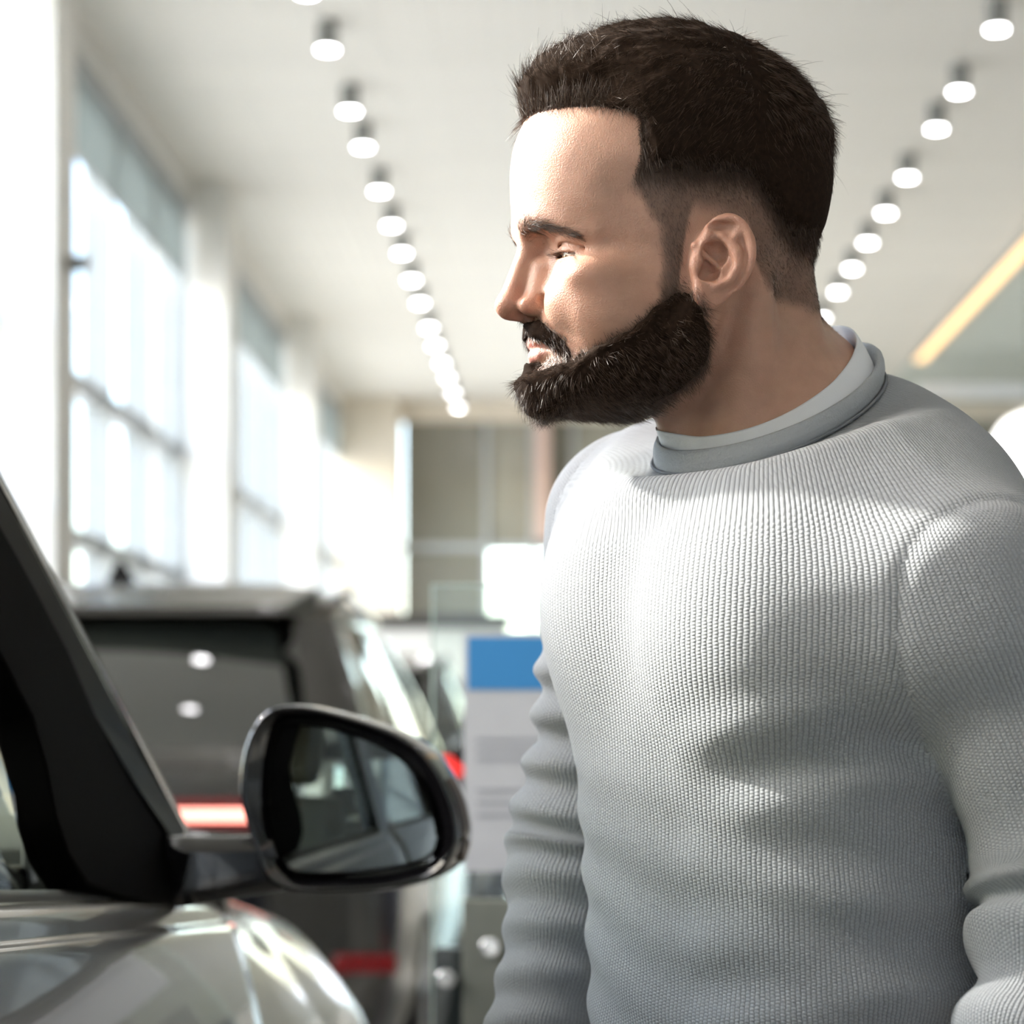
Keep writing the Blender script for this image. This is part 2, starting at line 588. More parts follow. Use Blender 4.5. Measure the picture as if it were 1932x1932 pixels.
# ---- right and back of the hall (outside the frame): back closed, walls tinted blue-grey to control the fill
tag(MB().box(XR, XR + .25, Y0, Y1, 0, CEIL_Z + .1).build('wall_right', mat('grey_wall', (.37, .41, .47), .7, noise=.03, nscale=2)), 'plain grey wall', None, None, 'structure')
tag(MB().box(XW - .28, XR, Y0 - .25, Y0, 0, CEIL_Z + .1).build('wall_back', mat('grey_wall', (.37, .41, .47), .7, noise=.03, nscale=2)), 'plain grey wall behind the camera', None, None, 'structure')
tag(MB().box(3.54, XR, 24.0, 24.15, 4.69, 4.83).build('trim_9', mat('beam_white', (.80, .82, .84), .4)), None, None, None, 'structure')

# ---- outside
gm = mat('outside_ground', (.62, .60, .56), .9, noise=.06, nscale=.5)
tag(MB().box(-90, 90, -90, 120, -.6, -.25).build('ground', gm), 'pale paved ground outside the windows', None, None, 'structure')

# ---- ceiling lamps
M_CAN = mat('lamp_can', (.24, .245, .23), .5, noise=.04)
M_LED = mat('lamp_light', (1, 1, 1), .5, emit=(1.0, .975, .99), estr=24.0)
M_RIM = mat('lamp_rim', (.75, .75, .74), .4)
LY = [11.75, 12.73, 14.0, 14.87, 16.1, 17.2, 18.2, 19.3, 20.35, 21.6, 22.6, 23.7, 24.7, 25.8, 27.0]
RY = [12.36, 13.57, 14.42, 15.69, 16.78, 17.81, 18.82, 19.83, 21.09, 22.1, 23.1, 24.2, 25.3, 26.4]
can_me = MB().cyl((0, 0, 0), .056, .15, 24).mesh('lamp_body'); smooth(can_me, False); can_me.materials.append(M_CAN)
led_me = MB().cyl((0, 0, -.004), .050, .004, 24).mesh('lamp_disc'); led_me.materials.append(M_LED)
rim_me = MB().tube([(.054 * math.cos(a), .054 * math.sin(a), 0) for a in np.linspace(0, 2 * math.pi, 25)[:-1]], .005, 6, closed=True).mesh('lamp_rim'); rim_me.materials.append(M_RIM)
ORD = ['first', 'second', 'third', 'fourth', 'fifth', 'sixth', 'seventh', 'eighth', 'ninth', 'tenth', 'eleventh', 'twelfth', 'thirteenth', 'fourteenth', 'fifteenth']
LAMPZ = 4.99


def ceiling_lamp(x, y, label, group):
    t = empty('ceiling_lamp', (x, y, LAMPZ + .0))
    for nm, me in (('lamp_body', can_me), ('lamp_disc', led_me), ('lamp_rim', rim_me)):
        o = bpy.data.objects.new(nm, me); COL.objects.link(o); o.parent = t
    tag(t, label, 'ceiling lamp', group)


for i, y in enumerate(LY):
    ceiling_lamp(-1.352, y, '%s round ceiling lamp of the row nearer the windows, counted from the front' % ORD[i], 'ceiling lamps, row by the windows')
for i, y in enumerate(RY):
    ceiling_lamp(2.235, y, '%s round ceiling lamp of the row right of the man, counted from the front' % ORD[i], 'ceiling lamps, right row')
for i in range(18):
    ceiling_lamp(-1.352, 10.7 - 1.1 * i, 'round ceiling lamp in front of the picture, window row', 'ceiling lamps in front of the picture')
    ceiling_lamp(2.235, 11.3 - 1.1 * i, 'round ceiling lamp in front of the picture, right row', 'ceiling lamps in front of the picture')

# orange light strip along the edge of the board ceiling
t = empty('light_strip', (3.56, 13, CEIL_Z - .025))
MB().box(-.06, .06, -18, 11.2, -.03, .0).build('strip_channel', M_CAN, t)
MB().box(-.05, .05, -17.9, 11.1, -.05, -.03).build('strip_light', mat('strip_light', (1, .8, .5), .5, emit=(1.0, .60, .24), estr=1.05), t)
tag(t, 'long orange light strip along the edge of the ceiling', 'light strip')

# white globe lamp, far right
t = empty('globe_lamp', (3.70, 19.0, 3.55))
v, f = uv_sphere(.30, 32, 20)
add_obj('globe', mesh_from('globe', v, f), mat('globe_light', (1, 1, 1), .4, emit=(1, 1, 1), estr=2.2), t)
MB().cyl((0, 0, .28), .05, .06, 16).build('cap', M_RIM, t)
MB().cyl((0, 0, .33), .006, CEIL_Z - .02 - 3.55 - .33, 8).build('cord', M_CAN, t)
tag(t, 'large white glowing globe lamp beyond the man\'s shoulder', 'lamp')
# ================================================================== parked cars in the background
def paint(name, col, rough=.28, metal=.6, coat=.45):
    if name in MATS: return MATS[name]
    m = mat(name, col, rough, metal, coat=coat, noise=.05, nscale=900)
    return m


M_GLOSS = mat('gloss_black', (.006, .006, .007), .06, coat=.6)
M_MATTE = mat('matte_black', (.002, .002, .002), .7, spec=.02, bump=.1, bscale=600)
M_TYRE = mat('tyre_rubber', (.02, .02, .02), .8, bump=.2, bscale=200)
M_RIMS = mat('alloy', (.42, .42, .42), .25, .9)
M_DGLASS = mat('tinted_glass', (.018, .020, .017), .03, spec=.8, coat=.5)
M_CHROME = mat('chrome', (.75, .75, .74), .08, 1.0)
M_RED = mat('tail_light_on', (.6, .02, .02), .2, emit=(1.0, .035, .03), estr=1.6)
M_REDCORE = mat('tail_light_core', (1, .5, .4), .2, emit=(1.0, .26, .20), estr=2.6)
M_REDOFF = mat('red_reflector', (.10, .003, .004), .15, coat=.2)
M_PLATE = mat('plate_white', (.7, .7, .7), .4)


def sup_ring(y0, y1, w, z, n=6.0, m=48):
    c = (y0 + y1) / 2; h = (y1 - y0) / 2
    pts = []
    for i in range(m):
        a = 2 * math.pi * i / m
        ca, sa = math.cos(a), math.sin(a)
        r = (abs(ca) ** n + abs(sa) ** n) ** (-1 / n)
        pts.append((w * r * ca, c + h * r * sa, z))
    return pts


def wheel_meshes():
    ty = MB()
    prof = [(.23, -.115), (.33, -.125), (.365, -.10), (.372, 0), (.365, .10), (.33, .125), (.23, .115)]
    rings = []
    for r, x in prof: rings.append([(x, r * math.cos(2 * math.pi * i / 40), r * math.sin(2 * math.pi * i / 40)) for i in range(40)])
    ty.loft(rings)
    rm = MB()
    rm.loft([[(x, r * math.cos(2 * math.pi * i / 40), r * math.sin(2 * math.pi * i / 40)) for i in range(40)] for r, x in [(.235, .115), (.215, .105), (.20, .04), (.05, .05)]], caps=(False, True))
    for k in range(5):
        a = 2 * math.pi * k / 5
        M = Matrix.Rotation(a, 4, 'X')
        rm.box(.06, .10, -.025, .025, .03, .225, M)
    rm.cyl((.05, 0, 0), .05, .055, 20, 'x')
    t = ty.mesh('tyre', True); r_ = rm.mesh('rim'); t.materials.append(M_TYRE); r_.materials.append(M_RIMS)
    return t, r_


TYRE_ME, RIM_ME = wheel_meshes()


def add_wheel(parent, x, y, flip, z=.372):
    o = bpy.data.objects.new('wheel', TYRE_ME); COL.objects.link(o); o.parent = parent
    o.location = (x, y, z); o.rotation_euler = (0, 0, math.pi if flip else 0)
    r = bpy.data.objects.new('rim', RIM_ME); COL.objects.link(r); r.parent = o
    return o


def suv(loc, col_mat, label, bar=True, H=1.73):
    """rear at y=0, nose towards +y"""
    root = empty('parked_car', loc)
    tag(root, label, 'car')
    k = H / 1.73

    def sec(y, w, zb, zs, zt, wt):
        half = [(0, zb), (.8 * w, zb), (.965 * w, zb + .07), (w, zb + .22), (w * 1.0, (zb + zs) / 2 + .1), (w * .985, zs - .09), (w * .95, zs), (wt, zt), (.5 * wt, zt + .01), (0, zt + .012)]
        pts = [(x, y, z * k) for x, z in half] + [(-x, y, z * k) for x, z in half[-2:0:-1]]
        return pts
    st = [sec(.00, .78, .48, .96, 1.02, .68), sec(.03, .90, .40, 1.10, 1.18, .72), sec(.14, .955, .32, 1.15, 1.23, .80), sec(.45, .978, .26, 1.15, 1.20, .86),
          sec(1.2, .985, .25, 1.13, 1.16, .88), sec(2.4, .985, .25, 1.11, 1.14, .88), sec(3.3, .98, .25, 1.08, 1.12, .86), sec(3.7, .98, .26, 1.03, 1.10, .80),
          sec(4.3, .96, .27, .95, 1.03, .74), sec(4.7, .90, .30, .88, .95, .66), sec(4.88, .78, .36, .78, .84, .55), sec(4.92, .66, .45, .70, .74, .45)]
    MB().loft(st, True, (True, True)).build('body', col_mat, root, sm=True, subsurf=2)
    cab = [sup_ring(.10, 3.62, .885, 1.08 * k), sup_ring(.16, 3.42, .870, 1.18 * k), sup_ring(.34, 2.98, .80, 1.40 * k), sup_ring(.55, 2.52, .715, 1.60 * k), sup_ring(.66, 2.34, .66, 1.665 * k), sup_ring(.8, 2.2, .60, 1.69 * k)]
    MB().loft(cab, True, (False, True)).build('cabin_glass', M_DGLASS, root, sm=True)
    rf = [sup_ring(.53, 2.56, .722, 1.595 * k), sup_ring(.56, 2.53, .717, 1.635 * k), sup_ring(.66, 2.40, .675, 1.69 * k), sup_ring(.85, 2.2, .58, 1.722 * k), sup_ring(1.1, 2.0, .40, 1.735 * k), sup_ring(1.4, 1.8, .15, 1.738 * k)]
    MB().loft(rf, True, (False, True)).build('roof', col_mat, root, sm=True)
    # pillars in body colour
    for s in (-1, 1):
        for ys in (((.17, .30), (.34, .46), (.55, .66)), ((1.55, 1.64), (1.50, 1.58), (1.45, 1.52)), ((3.30, 3.42), (2.86, 2.98), (2.42, 2.52))):
            ws = (.874, .805, .72); zs = (1.17 * k, 1.40 * k, 1.60 * k)
            rings = []
            for (a, b), w, z in zip(ys, ws, zs):
                rings.append([(s * (w - .02), a, z), (s * (w + .006), a, z), (s * (w + .006), b, z), (s * (w - .02), b, z)])
            MB().loft(rings, True, (True, True)).build('pillar', col_mat if ys[0][0] < 1 else M_GLOSS, root)
        # rear quarter panel beside the rear window
        MB().loft([[(s * .70, .135, 1.17 * k), (s * .875, .15, 1.17 * k), (s * .875, .30, 1.17 * k)], [(s * .66, .315, 1.40 * k), (s * .81, .335, 1.40 * k), (s * .81, .46, 1.40 * k)], [(s * .60, .52, 1.60 * k), (s * .725, .54, 1.60 * k), (s * .725, .66, 1.60 * k)]], False).build('rear_quarter', col_mat, root, sm=True)
        # rail, mirror, door handles
        MB().tube([(s * .70, .8, 1.66 * k), (s * .69, 1.4, 1.725 * k), (s * .70, 2.3, 1.66 * k)], .016, 8).build('roof_rail', M_GLOSS, root, sm=True)
        v, f = uv_sphere(1, 20, 14)
        o = add_obj('side_mirror', mesh_from('side_mirror', v * np.array([.12, .06, .085]) + np.array([s * 1.06, 3.0, 1.18 * k]), f), M_GLOSS, root)
        for yh in (1.05, 2.1):
            MB().box(s * .985 - .015, s * .985 + .02, yh, yh + .2, .98 * k, 1.005 * k).build('door_handle', M_CHROME, root, bevel=.006)
        add_wheel(root, s * .86, .95, s < 0); add_wheel(root, s * .86, 3.85, s < 0)
        # lower reflectors and exhausts
        if bar: MB().box(s * .90 - .12, s * .90 + .06, -.005, .03, .60 * k, .655 * k).build('reflector', M_REDOFF, root, bevel=.01)
        else: MB().box(s * .80 - .09, s * .80 + .09, -.03, .05, .40 * k, .48 * k).build('reflector', M_RED, root, bevel=.015)  # these reflectors are given the emission of the lit tail lights
        MB().box(s * .55 - .09, s * .55 + .09, -.005, .06, .35, .42).build('exhaust', M_CHROME, root, bevel=.02)
    # rear screen, spoiler, tailgate parts
    rw = []
    for t in np.linspace(0, 1, 11):
        w_ = .68 - .13 * t; yb = .085 + .400 * t - .030 * math.sin(math.pi * t); z_ = (1.19 + .395 * t) * k
        rw.append([(w_ * u, yb + .05 * u * u, z_) for u in np.linspace(-1, 1, 15)])
    MB().loft(rw, False).build('rear_window', M_DGLASS, root, sm=True)
    MB().loft([[(-.60, .40, 1.605 * k), (.60, .40, 1.605 * k), (.60, .42, 1.63 * k), (-.60, .42, 1.63 * k)], [(-.66, .70, 1.60 * k), (.66, .70, 1.60 * k), (.66, .72, 1.70 * k), (-.66, .72, 1.70 * k)]], True, (True, True)).build('spoiler', col_mat, root)
    MB().box(-.52, .52, .44, .60, 1.592 * k, 1.60 * k).build('spoiler_underside', M_MATTE, root)
    MB().loft([[(-.05, 1.0, 1.73 * k), (.05, 1.0, 1.73 * k), (0, 1.3, 1.74 * k)], [(-.012, .98, 1.80 * k), (.012, .98, 1.80 * k), (0, 1.1, 1.80 * k)]], True, (True, True)).build('antenna_fin', M_GLOSS, root)
    MB().box(-.60, .60, -.01, .06, .70 * k, 1.0 * k).build('tailgate_panel', M_GLOSS, root, bevel=.02)
    MB().box(-.26, .26, -.018, .0, .80 * k, .91 * k).build('number_plate', M_PLATE, root, bevel=.004)
    MB().box(-.72, .72, -.02, .12, .30, .52 * k).build('bumper', M_MATTE, root, bevel=.03)
    if bar:
        for s in (-1, 1):
            x0, x1 = sorted((s * .22, s * .84))
            tl = MB().box(x0, x1, -.022, .06, 1.035 * k - .045, 1.035 * k + .045).build('tail_light', M_REDOFF, root, bevel=.015)
            MB().box(x0 + .02, x1 - .02, -.030, -.015, 1.035 * k - .016, 1.035 * k + .016).build('light_bar', M_REDCORE, tl, bevel=.006)
    else:
        for s in (-1, 1):
            MB().box(s * .80 - .14, s * .80 + .14, -.005, .10, 1.05 * k, 1.13 * k).build('tail_light', M_RED, root, bevel=.015)
    return root


suv((-1.45, 6.45, 0), paint('black_paint', (.030, .028, .024), .22, .3), 'dark car parked behind the silver car with its red light bar lit', True, 1.75)
suv((-1.45, 12.4, 0), paint('grey_paint', (.10, .10, .095), .25, .5), 'grey car parked farther on with two small red tail lights', False, 1.72)
suv((2.32, 7.2, 0), paint('navy_paint', (.015, .02, .035), .25, .3), 'dark blue car seen through the gap between arm and jumper', False, 1.66)

# white booth with a dark top rail in the far part of the hall
bt = empty('display_wall', (-1.17, 19.0, 0))
MB().box(-.62, .62, -.06, .06, 0, 2.10).build('panel', mat('booth_white', (.72, .71, .68), .5, noise=.03, nscale=2), bt, bevel=.01)
MB().box(-.64, .64, -.10, .10, 2.10, 2.21).build('top_rail', mat('booth_rail', (.035, .032, .028), .4), bt, bevel=.008)
MB().box(-.64, .64, -.09, .09, 0, .10).build('base', mat('booth_rail', (.035, .032, .028), .4), bt, bevel=.008)
tag(bt, 'white partition with a dark top rail beyond the cars', 'partition')
# ================================================================== the silver car in front
XC = -1.30          # middle of the car
M_SILVER = paint('warm_silver_paint', (.17, .163, .152), .25, .35, .65)
M_TRIM = mat('beige_trim', (.30, .265, .205), .7, bump=.15, bscale=900)
M_DASH = mat('grey_dash', (.085, .09, .08), .6, bump=.25, bscale=900)
M_SEAT = mat('beige_leather', (.20, .18, .135), .5, bump=.2, bscale=300)
M_MIRROR = mat('mirror_glass', (.34, .37, .365), .0, 1.0)

M_SGLASS = glass_mat('side_glass', (.80, .84, .80), .04)
car = empty('silver_car', (XC, 1.7, 0))
tag(car, 'warm silver car with black door mirror at the left edge', 'car')
CARLOC = Vector((XC, 1.7, 0))


def cbuild(mb, name, m, parent=None, **kw):
    """meshes are written in room coordinates, then moved to the car's origin"""
    mb.v = [tuple(Vector(p) - CARLOC) for p in mb.v]
    return mb.build(name, m, parent or car, **kw)


def both(fn):
    for s in (1, -1): fn(lambda X: X if s == 1 else 2 * XC - X, s)


def zb(Y): return 1.172 - .070 * (Y - 1.55)


DOOR = [(-.405, .000), (-.388, .0015), (-.376, -.003), (-.371, -.009), (-.3675, -.016), (-.3655, -.0215), (-.3640, -.0240), (-.3580, -.0262), (-.3545, -.0290), (-.350, -.038),
        (-.342, -.058), (-.328, -.095), (-.309, -.155), (-.292, -.235), (-.282, -.325), (-.279, -.42), (-.286, -.52), (-.305, -.63), (-.335, -.72), (-.37, -.78)]


def bow(Y): return -.018 * ((Y - 1.5) / 1.2) ** 2


def door_panel(name, y0, y1, ny, lean, flip, m=M_SILVER):
    """lean: how far the front edge runs back towards the sill"""
    def mk(mx, s):
        mb = MB(); rings = []
        for j in range(ny + 1):
            t = j / ny
            r = []
            for X, dz in DOOR:
                yy = y0 + (y1 - y0) * t + lean * dz * t
                r.append((mx(X + bow(yy)), yy, zb(yy) + dz))
            rings.append(r)
        mb.loft(rings, False)
        o = cbuild(mb, name, m, sm=True)
        md = o.modifiers.new('thick', 'SOLIDIFY'); md.thickness = .006; md.offset = -1 if s == 1 else 1
        if s == 1 and name == 'front_door': globals()['DOOR_O'] = o
    both(mk)


door_panel('front_door', 1.18, 2.555, 24, .9, False)
door_panel('rear_door', .12, 1.172, 12, .0, False)
door_panel('rear_quarter', -.75, .112, 10, .0, False)

# ---- front wing
h0 = curve_lut([2.5, 2.8, 3.2, 3.6, 3.9, 4.15], [1.104, 1.092, 1.062, 1.010, .945, .86], .08)
WING = [(-.50, .003), (-.475, .0), (-.445, -.007), (-.415, -.020), (-.388, -.042), (-.362, -.072), (-.332, -.110), (-.303, -.155), (-.281, -.205), (-.268, -.265), (-.262, -.34), (-.263, -.43), (-.275, -.54), (-.30, -.64), (-.33, -.74)]
_wx = curve_lut([d for _, d in WING], [x for x, _ in WING], .008)


def front_taper(Y): return -.26 * max(0, (Y - 3.55) / .6) ** 2.2


def wing(mx, s):
    mb = MB(); rings = []
    ys = np.linspace(2.563, 4.12, 48)
    for yy in ys:
        t0 = (yy - ys[0]) / (ys[-1] - ys[0])
        low = -.76
        dy = abs(yy - 3.20)
        if dy < .425: low = max(low, .372 + math.sqrt(.425 ** 2 - dy ** 2) - h0(yy))
        if yy > 3.62: low = max(low, .55 - h0(yy))
        r = []
        for k in range(26):
            u = k / 25
            if u < .04: dz = .003; X = -.50
            else:
                dz = .0 + (low) * ((u - .04) / .96) ** 1.25
                X = float(_wx(dz))
            shift = (.9 * dz) * max(0, 1 - t0 * 9) if dz < 0 else 0
            flare = .012 * math.exp(-((dy - .43) / .06) ** 2) * (1 if dz < low + .06 else 0)
            r.append((mx(X + bow(min(yy, 3.0)) + front_taper(yy) + flare), yy + shift, h0(yy) + dz))
        rings.append(r)
    mb.loft(rings, False)
    o = cbuild(mb, 'front_wing', M_SILVER, sm=True)
    md = o.modifiers.new('thick', 'SOLIDIFY'); md.thickness = .006; md.offset = -1 if s == 1 else 1


both(wing)
for s in (1, -1):
    X = -.395 if s == 1 else 2 * XC + .395
    add_wheel(car, X - XC, 3.20 - 1.7, s < 0); add_wheel(car, X - XC, .25 - 1.7, s < 0)

# bonnet, nose, roof, tail
mb = MB(); rings = []
for yy in np.linspace(2.70, 4.12, 24):
    w = .795 + front_taper(yy) * .9
    rings.append([(XC + w * u, yy, h0(yy) + .003 + .035 * (1 - u * u) + .012 * math.exp(-((abs(u) - .72) / .1) ** 2)) for u in np.linspace(-1, 1, 31)])
mb.loft(rings, False); o = cbuild(mb, 'bonnet', M_SILVER, sm=True)
o.modifiers.new('thick', 'SOLIDIFY').thickness = .006
mb = MB(); rings = []
for z, y, w in ((.90, 4.10, .56), (.80, 4.18, .62), (.62, 4.22, .72), (.42, 4.20, .78), (.28, 4.12, .80)):
    rings.append([(XC + w * u, y - .30 * abs(u) ** 3, z) for u in np.linspace(-1, 1, 25)])
mb.loft(rings, False); cbuild(mb, 'front_bumper', M_SILVER, sm=True)
cbuild(MB().box(XC - .30, XC + .30, 4.17, 4.23, .55, .80), 'grille', M_GLOSS, bevel=.02)
cbuild(MB().box(XC - .88, XC + .88, -.4, 3.95, .20, .45), 'underbody', M_MATTE)
cbuild(MB().box(XC - .85, XC + .85, -.8, 2.0, .45, .60), 'cabin_floor', M_MATTE)
cbuild(MB().box(XC - .84, XC + .84, 2.75, 4.0, .45, .90), 'engine_bay', M_MATTE)
mb = MB(); rings = []
for yy, w, z in ((1.56, .76, 1.635), (1.40, .765, 1.675), (1.0, .77, 1.715), (.3, .77, 1.725), (-.4, .74, 1.70), (-.72, .70, 1.655)):
    rings.append([(XC + w * u, yy, z + .025 * (1 - u * u) - .035 * abs(u) ** 8) for u in np.linspace(-1, 1, 25)])
mb.loft(rings, False); o = cbuild(mb, 'roof', M_SILVER, sm=True)
o.modifiers.new('thick', 'SOLIDIFY').thickness = .03
def tail(levels, name, m):
    mb = MB(); rings = []
    for z, y, w in levels: rings.append([(XC + w * u, y + .12 * abs(u) ** 4, z) for u in np.linspace(-1, 1, 15)])
    mb.loft(rings, False); return cbuild(mb, name, m, sm=True)
tail(((1.66, -.70, .70), (1.62, -.72, .70)), 'tail_edge', M_SILVER)
tail(((1.62, -.72, .64), (1.24, -.90, .76)), 'rear_window', M_SGLASS)
tail(((1.24, -.90, .84), (1.0, -.95, .92), (.6, -.97, .95), (.3, -.90, .93)), 'tailgate', M_SILVER)

# ---- pillars, seals, frames of the side windows
AP = [(-.383, 2.56, 1.098), (-.3951, 2.3586, 1.1903), (-.4203, 2.2145, 1.2910), (-.4359, 2.1193, 1.3536), (-.4524, 2.0208, 1.4195), (-.4706, 1.9086, 1.4926), (-.4841, 1.8283, 1.5464), (-.515, 1.64, 1.622), (-.535, 1.42, 1.672)]


def pillar(mx, s):
    # outer strip in body colour with a bright moulding; width grows towards the foot
    P = [Vector((mx(a), b, c)) for a, b, c in AP]
    mb = MB(); rings = []; rings2 = []
    for i, p in enumerate(P):
        t = (P[min(i + 1, len(P) - 1)] - P[max(i - 1, 0)]).normalized()
        n = Vector((s, 0, .25)).normalized()
        d = t.cross(n).normalized()
        if d.y < 0: d = -d
        wd = .0095 - .0007 * i
        a = p - d * wd
        rings.append([tuple(a - n * .02), tuple(a + n * .0), tuple(p - d * .004 + n * .004), tuple(p + d * .002 + n * .001), tuple(p + d * .006 - n * .03)])
        rings2.append(tuple(a - d * .002 + n * .001))
    mb.loft(rings, False)
    o = cbuild(mb, 'a_pillar', M_SILVER, sm=False)
    mb = MB(); mb.tube(rings2, [.003 - .0001 * i for i in range(len(rings2))], 8); cbuild(mb, 'pillar_moulding', M_CHROME, sm=True)
    # roof rail over the side windows
    mb = MB(); mb.tube([(mx(-.535), 1.42, 1.672), (mx(-.545), 1.0, 1.70), (mx(-.55), .3, 1.705), (mx(-.575), -.4, 1.66), (mx(-.61), -.72, 1.60)], .022, 8); cbuild(mb, 'roof_frame', M_GLOSS, sm=True)


both(pillar)
FRAME = [(-.3939, 2.3422, 1.1857), (-.3775, 2.2661, 1.120), (-.3801, 2.1303, 1.1302), (-.3837, 1.9978, 1.1447), (-.3887, 1.8592, 1.1649), (-.3954, 1.818, 1.1917), (-.4027, 1.8082, 1.221), (-.413, 1.8171, 1.2619), (-.4223, 1.8127, 1.2991), (-.4337, 1.7587, 1.3448), (-.4476, 1.6904, 1.4003), (-.475, 1.50, 1.515), (-.50, 1.30, 1.61),
         (-.518, 1.30, 1.675), (-.512, 1.60, 1.628), (-.4805, 1.8149, 1.5321), (-.467, 1.8939, 1.4781), (-.4481, 2.0016, 1.4024), (-.4304, 2.1042, 1.3316), (-.4127, 2.2013, 1.261)]


def frame(mx, s):
    mb = MB(); mb.poly_prism([(mx(a + .001), b, c) for a, b, c in FRAME], (-.032 * s, 0, -.008))
    cbuild(mb, 'window_frame', M_MATTE, bevel=.003)
    # glossy leading strip of the frame and the joint of its upper cover
    up = [(-.3939, 2.3422, 1.1857), (-.4127, 2.2013, 1.261), (-.4304, 2.1042, 1.3316), (-.4481, 2.0016, 1.4024), (-.467, 1.8939, 1.4781), (-.4805, 1.8149, 1.5321)]
    off = [(-.0, -.075, -.012), (0, -.066, -.02), (0, -.058, -.03), (0, -.055, -.035), (0, -.05, -.036), (0, -.05, -.036)]
    mb = MB()
    mb.loft([[(mx(a + .0035), b, c), (mx(a + .0035 + .25 * .02), b + o_[1], c + o_[2])] for (a, b, c), o_ in zip(up, off)], False)
    o = cbuild(mb, 'frame_cover', mat('satin_black', (.003, .003, .003), .4, spec=.03)); o.modifiers.new('thick', 'SOLIDIFY').thickness = .003
    # B and C pillar
    for y0, y1, ty in ((1.10, 1.24, 1.08), (.02, .16, .05), (-.72, -.55, -.62)):
        mb = MB()
        mb.loft([[(mx(-.385), y0, zb(y0) - .01), (mx(-.385), y1, zb(y1) - .01), (mx(-.43), y1, zb(y1) - .01), (mx(-.43), y0, zb(y0) - .01)],
                 [(mx(-.545), y0 + (ty - y0) * .5, 1.70), (mx(-.545), y1 + (ty - y0) * .5, 1.70), (mx(-.59), y1 + (ty - y0) * .5, 1.70), (mx(-.59), y0 + (ty - y0) * .5, 1.70)]], True, (True, True))
        cbuild(mb, 'pillar', M_GLOSS, bevel=.004)
    # rubber along the sill
    mb = MB(); rings = []
    for yy in np.linspace(-.7, 2.30, 20):
        z = zb(yy)
        rings.append([(mx(-.43), yy, z - .02), (mx(-.43), yy, z + .004), (mx(-.405), yy, z + .010), (mx(-.394), yy, z + .004), (mx(-.392), yy, z - .002)])
    mb.loft(rings, False); cbuild(mb, 'sill_trim', mat('sill_rubber', (.03, .031, .03), .7, bump=.2, bscale=800), sm=True)
    # inner door skin
    mb = MB(); mb.box(mx(-.46), mx(-.43), .1, 2.15, .5, 1.10) if s == 1 else mb.box(mx(-.43), mx(-.46), .1, 2.15, .5, 1.10)
    cbuild(mb, 'door_lining', M_DASH, bevel=.01)
    # panes
    for y0, y1 in ((1.24, 1.80), (.16, 1.10), (-.55, .02)):
        mb = MB()
        mb.loft([[(mx(-.40), y0, zb(y0) - .02), (mx(-.40), y1 + (.03 if y1 > 1.5 else 0), zb(y1) - .02)], [(mx(-.548), y0 - .02, 1.69), (mx(-.548 if y1 < 1.5 else -.50), y1 - (.35 if y1 > 1.5 else .02), 1.69 if y1 < 1.5 else 1.64)]], False)
        cbuild(mb, 'side_window', M_SGLASS)
    # beige pillar lining inside
    TR = [(-.5027, 2.0388, 1.341), (-.4914, 2.0891, 1.2957), (-.4807, 2.0942, 1.2529), (-.4678, 2.0791, 1.2012), (-.4581, 2.0932, 1.1625), (-.4633, 2.0592, 1.1833), (-.4707, 2.0206, 1.2128), (-.4789, 1.9972, 1.2455), (-.4857, 1.9698, 1.273), (-.52, 1.76, 1.44), (-.555, 1.50, 1.60), (-.575, 1.50, 1.665), (-.53, 1.82, 1.49)]
    mb = MB(); mb.poly_prism([(mx(a), b, c) for a, b, c in TR], (-.03 * s, .05, 0)); cbuild(mb, 'pillar_lining', M_TRIM, bevel=.008)


both(frame)
# windscreen
mb = MB(); rings = []
for a, b, c in [(-.40, 2.68, 1.10)] + AP[1:8]:
    w = a - XC - .01
    rings.append([(XC + w * u, b + .10 * (1 - u * u), c + .03 * (1 - u * u)) for u in np.linspace(-1, 1, 17)])
mb.loft(rings, False); cbuild(mb, 'windscreen', glass_mat('windscreen_glass', (.72, .78, .74), .05), sm=True)
# dashboard
mb = MB()
dp = [(2.02, .70), (1.995, 1.05), (1.995, 1.135), (2.01, 1.185), (2.06, 1.212), (2.2, 1.226), (2.45, 1.212), (2.66, 1.125), (2.70, .70)]
rings = []
for X in (-.462, -.468, -.50, -.8, XC - .3, XC - .5, 2 * XC + .50, 2 * XC + .468, 2 * XC + .462):
    k = 0 if X in (-.462, 2 * XC + .462) else 1
    rings.append([(X, b + (0 if k else .012), c - (0 if k else .012)) for b, c in dp])
mb.loft(rings, True, (True, True)); cbuild(mb, 'dashboard', M_DASH, bevel=.006)
mb = MB(); mb.loft([[(-.475, 1.99, 1.196), (-.452, 2.05, 1.19), (-.452, 2.09, 1.162), (-.475, 1.99, 1.15)], [(-.43, 2.00, 1.165), (-.43, 2.09, 1.150), (-.43, 2.10, 1.12), (-.43, 1.98, 1.12)]], True, (True, True))
cbuild(mb, 'dash_end', M_DASH, bevel=.006)
